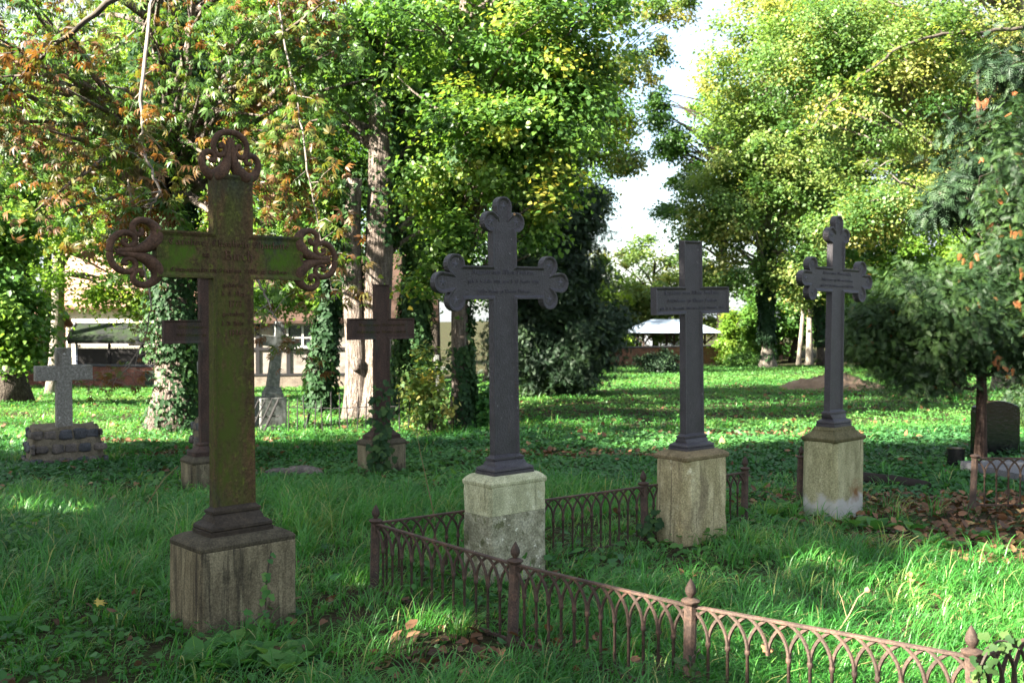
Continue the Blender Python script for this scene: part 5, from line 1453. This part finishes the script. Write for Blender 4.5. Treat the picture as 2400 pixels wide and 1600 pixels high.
for k, (nm, lab, x, y, cz, (rx, ry, rz), lf, tt) in enumerate(FAR):
    z0 = gz(x, y); vol = rx * rz
    nC = int(26 + vol * 2.6); sz = .0036 * y
    tree(nm, lab, (x, y, z0), (x + .3, y, cz + rz * .4), .22 + .02 * rz, .12, M['bark_dark'],
         [(x, y, cz, rx, ry, rz, 3), (x - rx * .35, y - ry * .4, cz - rz * .45, rx * .75, ry * .6, rz * .6, 1.4), (x + rx * .35, y - ry * .4, cz - rz * .35, rx * .7, ry * .6, rz * .6, 1.4)],
         M[lf], nC, 210, .055 * (rx + rz) + .45, sz, 'rhomb', tt, 100 + k, .2, .5, group='trees beyond the graves', limb_r=.14, nlimb=26, shell=.38)

tree('oak_tree', 'dark-leaved oak with ragged limbs reaching left into the bright sky gap', (18.2, 88, gz(18.2, 88)), (17.6, 88, 19), .5, .2, M['bark_dark'],
     [E(1545, 250, 88, .9, 1.2, 1.7, .8), E(1578, 330, 88, 1.5, 1.4, 1.6, 1.3), E(1620, 420, 88, 1.8, 1.6, 1.6, 1.2), E(1575, 490, 88, 1.5, 1.5, .9, .8), E(1630, 560, 88, 2.0, 1.6, 1.3, .9), E(1680, 280, 88, 2.4, 2, 4, 1.4)],
     M['leaf_green'], 130, 110, .75, .30, 'rhomb', (.0, .5), 38, .2, .5, limb_r=.16, nlimb=40)

tree('leafy_tree', 'thin yellow-green tree behind the yew, its twigs crossing the bright sky gap', (2.2, 64, gz(2.2, 64)), (3.0, 64, 14), .28, .1, M['bark_dark'],
     [E(1370, 250, 63, 1.8, 1.5, 2.4, 1.4), E(1440, 290, 63, 1.6, 1.2, 1.2, 1.1), E(1475, 375, 63, 1.6, 1.1, 1.1, .9), E(1480, 160, 63, 1.7, 1.2, 1.5, 1.1), E(1405, 470, 63, .8, 1, 1.2, .5), E(1560, 10, 62, 2.2, 1.5, .9, .9), E(1450, 30, 62, 1.9, 1.5, 1.4, 1.1), E(1545, 110, 63, 1.0, 1, .8, .35)],
     M['leaf_yellow'], 190, 95, .6, .22, 'rhomb', (.2, .95), 39, .2, .5, limb_r=.10, nlimb=40)

# high trees on the left, outside the frame, which keep the graves in the shade
for k, (x, y, cz, rx, ry, rz, lab) in enumerate(((-12.2, 1.6, 8.2, 4.3, 4.0, 2.6, 'tall shade tree standing left of the graves, level with the fence'),
                                                (-8.4, 4.2, 7.6, 3.3, 3.2, 2.6, 'tall shade tree at the left between the camera and the granite cross'),
                                                (-14.8, -3.4, 8.6, 4.4, 4.2, 2.8, 'tall shade tree furthest back on the left'), (-14.9, 5.9, 8.0, 4.2, 3.3, 2.6, 'shade tree at the left abreast of the stone pedestals'), (-33.5, 53.5, 4.6, 5.5, 4.5, 3.6, 'broad shade tree outside the left edge, before the dark brick wall'), (-30.5, 49.2, 4.4, 4.2, 3.6, 3.0, 'shade tree just outside the left edge, nearest the granite cross'), (-42, 57, 5.5, 5.5, 4.5, 4.2, 'broad shade tree far outside the left edge, before the shed'))):
    tree('shade_tree', lab, (x, y, gz(x, y)), (x + .2, y, cz + 1), .34, .2, M['bark'], [(x, y, cz, rx, ry, rz, 3), (x + rx * .4, y + .6, cz - 1.2, rx * .7, ry * .7, rz * .6, 1.3), (x - rx * .4, y - .6, cz + .6, rx * .7, ry * .7, rz * .7, 1.3)],
         M['leaf_green'], 190, 150, .85, .20, 'rhomb', (.1, .8), 140 + k, .15, .6, gaps=True, group='shade trees left of the graves', nlimb=36)

# ------------------------------------------------------------------ climbing ivy on the stones
def vine(label, parts, mat, seed, size=.05, tint=(.2, .9), name='ivy_vine'):
    """parts: list of (points of a stem, leaf count, spread)"""
    rng = np.random.default_rng(seed)
    o = Vector(parts[0][0][0]); t = thing(name, label, 'ivy', tuple(o))
    mb = MB(); L = Leaves()
    for pts, n, sp in parts:
        path = [Vector(p) - o for p in catmull(pts, 5)]
        mb.tube(path, [.004] * len(path), 5)
        P = np.array([tuple(p) for p in path]); i = rng.integers(0, len(P), n)
        pos = P[i] + rng.normal(size=(n, 3)) * sp
        view = unit(np.array((0, 0, EYE)) - (pos + np.array(o)))
        nn = unit(view * .9 + np.array((0, 0, .5)) + rng.normal(size=(n, 3)) * .35)
        dd = np.array((0, 0, -.8)) + rng.normal(size=(n, 3)) * .6; dd = unit(dd - nn * np.sum(dd * nn, axis=1, keepdims=True))
        pos = pos + view * .02
        L.add(pos, dd, nn, size * rng.uniform(.55, 1.25, n), rng.uniform(*tint, n), 'lobe')
    mb.build('stem', M['twig'], t); link('leaves', L.mesh('leaves', mat), t)


vine('young ivy shoot climbing the right side of the dark stone block under the tall cross', [([at(615, 1500, 4.95), at(622, 1420, 4.99), at(624, 1370, 5.0), at(630, 1320, 5.0), at(636, 1290, 5.0)], 16, .012), ([at(580, 1480, 4.9), at(600, 1450, 4.92), at(632, 1430, 4.95)], 16, .03)], M['herb'], 81, .042)
vine('ivy climbing over the foot and pedestal of the brown cross before the bare trunk', [([at(905, 1100, 10.9), at(902, 1040, 10.92), at(900, 1000, 10.98), at(906, 960, 11.0), at(905, 915, 11.05)], 90, .035), ([at(895, 1110, 10.85), at(890, 1060, 10.85), at(896, 1030, 10.9)], 110, .055), ([at(872, 990, 11.0), at(878, 940, 11.02), at(876, 905, 11.05)], 18, .02)], M['ivy'], 82, .075)
vine('ivy hanging round the last fence post at the lower right corner', [([at(2290, 1610, 3.5), at(2296, 1570, 3.5), at(2310, 1535, 3.52), at(2330, 1510, 3.55)], 20, .018), ([at(2310, 1520, 3.55), at(2350, 1500, 3.6), at(2390, 1520, 3.6)], 9, .02)], M['ivy'], 83, .038, (.4, 1))
vine('ivy shoots at the foot of the plain third cross pedestal by the fence post', [([at(1500, 1260, 7.0), at(1515, 1225, 7.05), at(1540, 1205, 7.1)], 26, .03)], M['ivy'], 84, .06)
vine('ivy trailing up the middle fence post in the foreground', [([at(1625, 1590, 4.15), at(1618, 1550, 4.16), at(1640, 1520, 4.18)], 16, .02)], M['ivy'], 85, .03)


def single_leaf(label, p, size, mat, rot, pat='star'):
    V0, F0 = PAT[pat]; MV_ = [Vector(v) * size for v in V0]
    R = Matrix.Rotation(rot[2], 3, 'Z') @ Matrix.Rotation(rot[0], 3, 'X') @ Matrix.Rotation(rot[1], 3, 'Y')
    mb = MB(); fs = [tuple(int(i) for i in f) for F in F0 for f in F]; mb.add([R @ v for v in MV_], fs)
    o = mb.build('fallen_leaf', mat, None, loc=p); m = o.modifiers.new('t', 'SOLIDIFY'); m.thickness = .0008
    tag(o, label, 'fallen leaf'); return o


single_leaf('bright yellow maple leaf lying in the grass left of the dark stone block', at(228, 1432, 5.28) + Vector((0, 0, .05)), .055, M['leaf_fallen_yellow'], (.5, .2, .4))
single_leaf('pale yellow round leaf in the grass further left', at(155, 1355, 6.0), .05, M['leaf_fallen_yellow'], (.5, 0, 2.0), 'oval')
single_leaf('tan dry leaf caught on the right lobe at the top of the dark trefoil cross', at(1203, 502, 6.135), .018, M['leaf_fallen_tan'], (1.4, 0, .4), 'heart')
single_leaf('large curled tan leaf on the ground at the bottom edge', at(1015, 1585, 4.62) + Vector((0, 0, .02)), .085, M['leaf_fallen_tan'], (.35, .2, 1.1), 'heart')
single_leaf('orange dry leaf lying in front of the fence below its broken arch', at(1785, 1520, 4.3), .06, M['leaf_fallen_tan'], (.7, .1, .2), 'heart')
sk = MB(); sk.tube([at(1965, 1478, 4.9), at(1990, 1440, 4.9), at(2010, 1400, 4.9), at(2032, 1382, 4.9)], [.003, .003, .0025, .002], 5)
sk.tube([at(1985, 1448, 4.9), at(1972, 1400, 4.9), at(1964, 1384, 4.9)], [.002, .002, .001], 5)
sk.add(*[(lambda m: (m.v, m.f))(lump(at(2032, 1381, 4.9), .014, 3))][0])
o = sk.build('dried_stalk', M['dead'], None); tag(o, 'dried brown flower stalk with a seed head standing in the sunlit grass inside the fence', 'dried stalk')
for k, (pts, lab) in enumerate((([at(1020, 1220, 6.6), at(1005, 1150, 6.6), at(985, 1060, 6.6), at(978, 1020, 6.6)], 'tall straw-coloured grass stalk left of the second pedestal'), ([at(345, 1180, 7.0), at(385, 1120, 7.0), at(410, 1098, 7.0)], 'bent dry grass stalk left of the half hidden brown cross'))):
    mb = MB(); mb.tube(pts, [.004, .003, .002, .001][:len(pts)], 5); mb.tube([pts[-1], pts[-1] + Vector((.02, 0, .02))], [.004, .002], 5); o = mb.build('grass_stalk', M['dead'], None); tag(o, lab, 'grass stalk')

# ------------------------------------------------------------------ grass, herbs, ivy carpet, litter
FOOT = [(-1.428, 5.215, radians(42.5), .47, .32), (-.043, 6.225, radians(41), .44, .26), (1.274, 7.24, radians(40.3), .45, .30), (2.552, 8.10, radians(41.6), .42, .28), (-1.43, 11.2, radians(42), .45, .3), (-2.95, 9.95, radians(40), .45, .3), (-5.33, 12.15, radians(33), .86, .62), (10.2, 32.6, 0, 3.3, 1.9)]


def outside(x, y, m=.0):
    k = np.ones(len(x), bool)
    for cx, cy, a, w, d in FOOT:
        dx = x - cx; dy = y - cy; u = dx * cos(a) + dy * sin(a); v = -dx * sin(a) + dy * cos(a)
        k &= ~((np.abs(u) < w / 2 + m) & (np.abs(v) < d / 2 + m))
    return k


def field(n, y0, y1, rng, pw=1.0, margin=.76):
    """points on the visible ground between two distances; density per area falls with distance as y**-pw"""
    u = rng.random(n); e = 2 - pw
    y = (y0 ** e + u * (y1 ** e - y0 ** e)) ** (1 / e) if abs(e) > 1e-6 else y0 * (y1 / y0) ** u
    x = rng.uniform(-margin, margin, n) * y
    return x, y


def blob(x, y, s, ph):
    return (np.sin(x * 1.7 * s + ph) * np.sin(y * 1.3 * s + ph * 2) + np.sin(x * .8 * s - y * .9 * s + ph * 3) + .6 * np.sin(x * 3.1 * s + y * 2.3 * s + ph)) / 2.6


LITTER = [(3.55, 8.0, 1.3, 1.05), (3.1, 8.9, .9, .6), (4.5, 8.4, 1.0, .8), (3.3, 7.1, .9, .5), (-3.0, 11.2, .8, .4), (-4.6, 13.4, 1.2, .4), (-.15, 4.75, .55, .30), (-5.2, 15.8, 1.7, .55), (1.0, 12.8, 2.0, .6), (2.15, 8.55, .35, .4), (3.2, 15.5, 1.6, .5), (3.9, 6.6, 1.0, .45)]


def litter_w(x, y):
    w = np.zeros(len(x))
    for cx, cy, rx, ry in LITTER: w = np.maximum(w, 1.25 - ((x - cx) / rx) ** 2 - ((y - cy) / ry) ** 2)
    return np.clip(w, 0, 1)


def litter_patch(rng):
    L = Leaves()
    for cx, cy, rx, ry in LITTER:
        n = int(rx * ry * 620 * (1 if cy < 11 else .7)); a = rng.uniform(0, 2 * pi, n); r = np.sqrt(rng.random(n)) * 1.1
        x = cx + rx * r * np.cos(a); y = cy + ry * r * np.sin(a)
        P = np.stack([x, y, gz_np(x, y) + .012 + .05 * rng.random(n) ** 2], 1)
        nn = unit(np.array((0, 0, 1.0)) + rng.normal(size=(n, 3)) * .5); dd = rng.normal(size=(n, 3)); dd = unit(dd - nn * np.sum(dd * nn, axis=1, keepdims=True))
        L.add(P, dd, nn, .068 * rng.uniform(.5, 1.35, n), np.clip(rng.beta(1.6, 2.2, n), 0, .95), 'oval')
    tag(link('leaf_litter', L.mesh('leaf_litter', M['litter'])), kind='stuff')


def ivy_w(x, y):
    """where the ivy carpet takes over from the grass"""
    d = (y - (10.0 + .12 * np.maximum(0, x) * 0 - .9 * blob(x, y, .7, 2)) ) / 1.6
    right = np.clip(1 - ((x - 4.3) / 1.5) ** 2 - ((y - 10.2) / 1.7) ** 2 + .3, 0, 1)
    return np.clip(np.maximum(np.clip(d + .5, 0, 1) * np.clip((17.5 - y) / 3, 0, 1), right), 0, 1)


rngg = np.random.default_rng(91)


def make_grass(name, n_tuft, y0, y1, per, length, width, seg, rng, pw, dens=None):
    tx, ty = field(n_tuft, y0, y1, rng, pw)
    k = outside(tx, ty, -.02) & (rng.random(len(tx)) > litter_w(tx, ty) * .93)
    if dens is not None: k &= rng.random(len(tx)) < dens(tx, ty)
    tx, ty = tx[k], ty[k]; m = len(tx)
    big = np.clip(.66 + .55 * blob(tx, ty, .9, 1.0) + rng.normal(size=m) * .24, .25, 1.5)
    cnt = np.maximum(3, (per * rng.uniform(.6, 1.3, m)).astype(int))
    idx = np.repeat(np.arange(m), cnt); n = len(idx)
    rad = rng.random(n) ** .7 * rng.choice([.05, .07, .11], m)[idx] * (1 + .02 * y0); an = rng.uniform(0, 2 * pi, n)
    x = tx[idx] + rad * np.cos(an); y = ty[idx] + rad * np.sin(an); z = gz_np(x, y)
    wind = blob(tx, ty, .5, 4.0)[idx] * 2.2
    lean = an + rng.normal(size=n) * .9
    la = rng.uniform(.15, 1.25, n); lx = np.cos(lean) * la + .38 * np.cos(wind); ly = np.sin(lean) * la + .38 * np.sin(wind)
    H = length * big[idx] * rng.uniform(.45, 1.25, n)
    w = width * rng.uniform(.6, 1.4, n)
    px_ = -ly; py2 = lx; q = np.sqrt(px_ ** 2 + py2 ** 2) + 1e-6; px_ /= q; py2 /= q
    V = np.zeros((n, seg * 2 + 1, 3))
    for s in range(seg + 1):
        t = s / seg
        cx = x + lx * H * (.12 * t + .62 * t * t); cy = y + ly * H * (.12 * t + .62 * t * t)
        droopz = H * (t - .38 * t * t * t * np.minimum(1.6, np.sqrt(lx ** 2 + ly ** 2) * 1.3))
        cz = z - .01 + droopz
        if s < seg:
            ww = w * (1 - .55 * t) * .5
            V[:, s * 2] = np.stack([cx - px_ * ww, cy - py2 * ww, cz], 1); V[:, s * 2 + 1] = np.stack([cx + px_ * ww, cy + py2 * ww, cz], 1)
        else: V[:, seg * 2] = np.stack([cx, cy, cz], 1)
    off = np.arange(n) * (seg * 2 + 1)
    polys = []; tints = []
    tt = np.clip(.40 + .34 * blob(tx, ty, 1.1, 5.0)[idx] + rng.normal(size=m)[idx] * .15 + rng.normal(size=n) * .13, 0, .9)
    dry = rng.random(n) < .045; tt[dry] = .97; tt[(rng.random(m) < .035)[idx]] = .94
    for s in range(seg - 1):
        polys.append(np.stack([off + s * 2, off + s * 2 + 1, off + s * 2 + 3, off + s * 2 + 2], 1)); tints.append(tt)
    polys.append(np.stack([off + seg * 2 - 2, off + seg * 2 - 1, off + seg * 2], 1)); tints.append(tt)
    o = link(name, np_mesh(name, V.reshape(-1, 3), polys, M['grass'], np.concatenate(tints)))
    tag(o, kind='stuff')


make_grass('grass', 5461, 3.6, 9.6, 24, .27, .0058, 5, rngg, .7, lambda x, y: np.clip(1 - .7 * ivy_w(x, y) - .5 * (blob(x, y, 1.3, 2.7) > .28), .1, 1))
make_grass('grass', 3302, 9.0, 17.5, 22, .24, .008, 3, rngg, .6, lambda x, y: np.clip(1 - 1.0 * ivy_w(x, y) + .10 + .8 * (x < -2.2) * (y > 12), 0, 1))
make_grass('grass', 6604, 17, 48, 15, .20, .017, 2, rngg, 1.0, lambda x, y: np.clip(.30 + .9 * (x < -1) + .5 * blob(x, y, .3, 1), 0, 1))
make_grass('short_grass', 3810, 3.6, 9.6, 24, .075, .0042, 3, rngg, .6, lambda x, y: 1 - .7 * ivy_w(x, y))


def carpet(name, n, y0, y1, size, hgt, pat, mat, rng, pw, dens, tint=(.1, .8), flat=.5, up=1.2, cl=.0, margin=.76):
    x, y = field(n, y0, y1, rng, pw, margin)
    k = (rng.random(n) < dens(x, y)) & outside(x, y, -.01); x, y = x[k], y[k]
    m = len(x); z = gz_np(x, y)
    b = np.clip(.5 + .5 * blob(x, y, 2.2, 7.0), 0, 1)
    hh = hgt * (.15 + 1.15 * b * b) * rng.random(m) ** .6
    if mat == M['herb']:
        q = rng.random(m) > .92 * litter_w(x, y); x, y, z, hh, m = x[q], y[q], z[q], hh[q], int(q.sum())
    P = np.stack([x, y, z + hh + .006], 1)
    nn = unit(np.array((0, 0, up)) + rng.normal(size=(m, 3)) * flat); dd = rng.normal(size=(m, 3)); dd = unit(dd - nn * np.sum(dd * nn, axis=1, keepdims=True))
    t = np.clip(tint[0] + (tint[1] - tint[0]) * (rng.random(m) * .45 + .55 * np.clip(.5 + .8 * blob(x, y, .6, 9), 0, 1)), 0, 1)
    L = Leaves(); L.add(P, dd, nn, size * rng.uniform(.55, 1.3, m) * (y / y0) ** .35, t, pat)
    o = link(name, L.mesh(name, mat)); tag(o, kind='stuff')


carpet('ivy_carpet', 165100, 8.2, 19, .044, .10, 'lobe', M['ivy_ground'], rngg, .6, lambda x, y: np.clip(ivy_w(x, y) * 1.1 + .05, 0, 1) * (1 - .8 * litter_w(x, y)))
carpet('ivy_carpet', 11430, 3.7, 9.5, .045, .07, 'lobe', M['ivy_ground'], rngg, .6, lambda x, y: np.clip(blob(x, y, 1.4, 3.3) * 1.6 - .2, 0, .6) + .05)
make_grass('grass', 3302, 14, 46, 22, .30, .020, 2, rngg, .8, lambda x, y: np.clip(blob(x, y, .5, 5) * 2.2 - .5, 0, 1))
carpet('ground_herbs', 215900, 16, 40, .052, .15, 'rhomb', M['herb'], rngg, .9, lambda x, y: np.clip(.65 + .5 * blob(x, y, .45, 2.0), .12, 1), (.0, .95))
carpet('ground_herbs', 165100, 38, 73, .11, .08, 'rhomb', M['herb'], rngg, 1.0, lambda x, y: np.clip(.8 + .4 * blob(x, y, .2, 2.0), .2, 1), (.1, .95))
carpet('ground_herbs', 33020, 3.7, 16, .042, .10, 'oval', M['herb'], rngg, .6, lambda x, y: np.clip(blob(x, y, 1.1, .3) * 1.3 - .05 + .35 * (x < -1.6), 0.05, 1), (.0, .8), .45)
carpet('ground_herbs', 11430, 3.7, 10, .05, .20, 'oval', M['herb'], rngg, .6, lambda x, y: np.clip(blob(x, y, 1.6, 1.3) * 1.4 - .2 + .5 * (x < -1.9), 0.0, 1), (.1, .9), .5)
litter_patch(rngg)
carpet('leaf_litter', 17780, 3.8, 40, .046, .12, 'heart', M['litter'], rngg, .7, lambda x, y: .17 + .25 * np.clip(blob(x, y, .7, 6), 0, 1), (.1, 1.0), .6)

# rosettes of broad leaves, each a plant of its own
def rosette(label, px, py, y, n, size, seed, group):
    rng = np.random.default_rng(seed); x = (px - 1200) / 2400 * y; z = gz(x, y)
    a = np.arange(n) * 2.4 + rng.normal(size=n) * .3; dd = np.stack([np.cos(a), np.sin(a), rng.uniform(.35, 1.1, n)], 1)
    nn = np.stack([-np.cos(a) * .6, -np.sin(a) * .6, np.ones(n)], 1); P = np.stack([np.cos(a) * .01, np.sin(a) * .01, np.zeros(n) + .01], 1)
    L = Leaves(); L.add(P, dd, nn, size * rng.uniform(.7, 1.2, n), rng.uniform(.15, .8, n), 'oval')
    o = link('weed', L.mesh('weed', M['herb']), None, (x, y, z)); tag(o, label, 'weed', group)


WL = 'broad-leaved weed in the grass along the front of the dark streaked stone block'
for k, (px, y) in enumerate(((490, 4.62), (540, 4.55), (590, 4.6), (640, 4.66), (700, 4.7), (520, 4.75), (660, 4.5), (450, 4.6))):
    rosette(WL, px, 0, y, 8, .14, 200 + k, 'weeds before the tall cross')
WR = 'broad-leaved weed among the fallen leaves to the right of the tallest pedestal'
for k, (px, y) in enumerate(((2180, 7.0), (2230, 6.9), (2290, 7.2), (2150, 7.4), (2330, 6.7), (2060, 7.5), (2010, 7.6))):
    rosette(WR, px, 0, y, 7, .13, 220 + k, 'weeds among the leaf litter')
WM = 'nettle-like weed between the third and the fourth pedestal'
for k, (px, y) in enumerate(((1830, 8.3), (1850, 8.15), (1812, 8.0))):
    rosette(WM, px, 0, y, 9, .15, 230 + k, 'weeds between the pedestals')
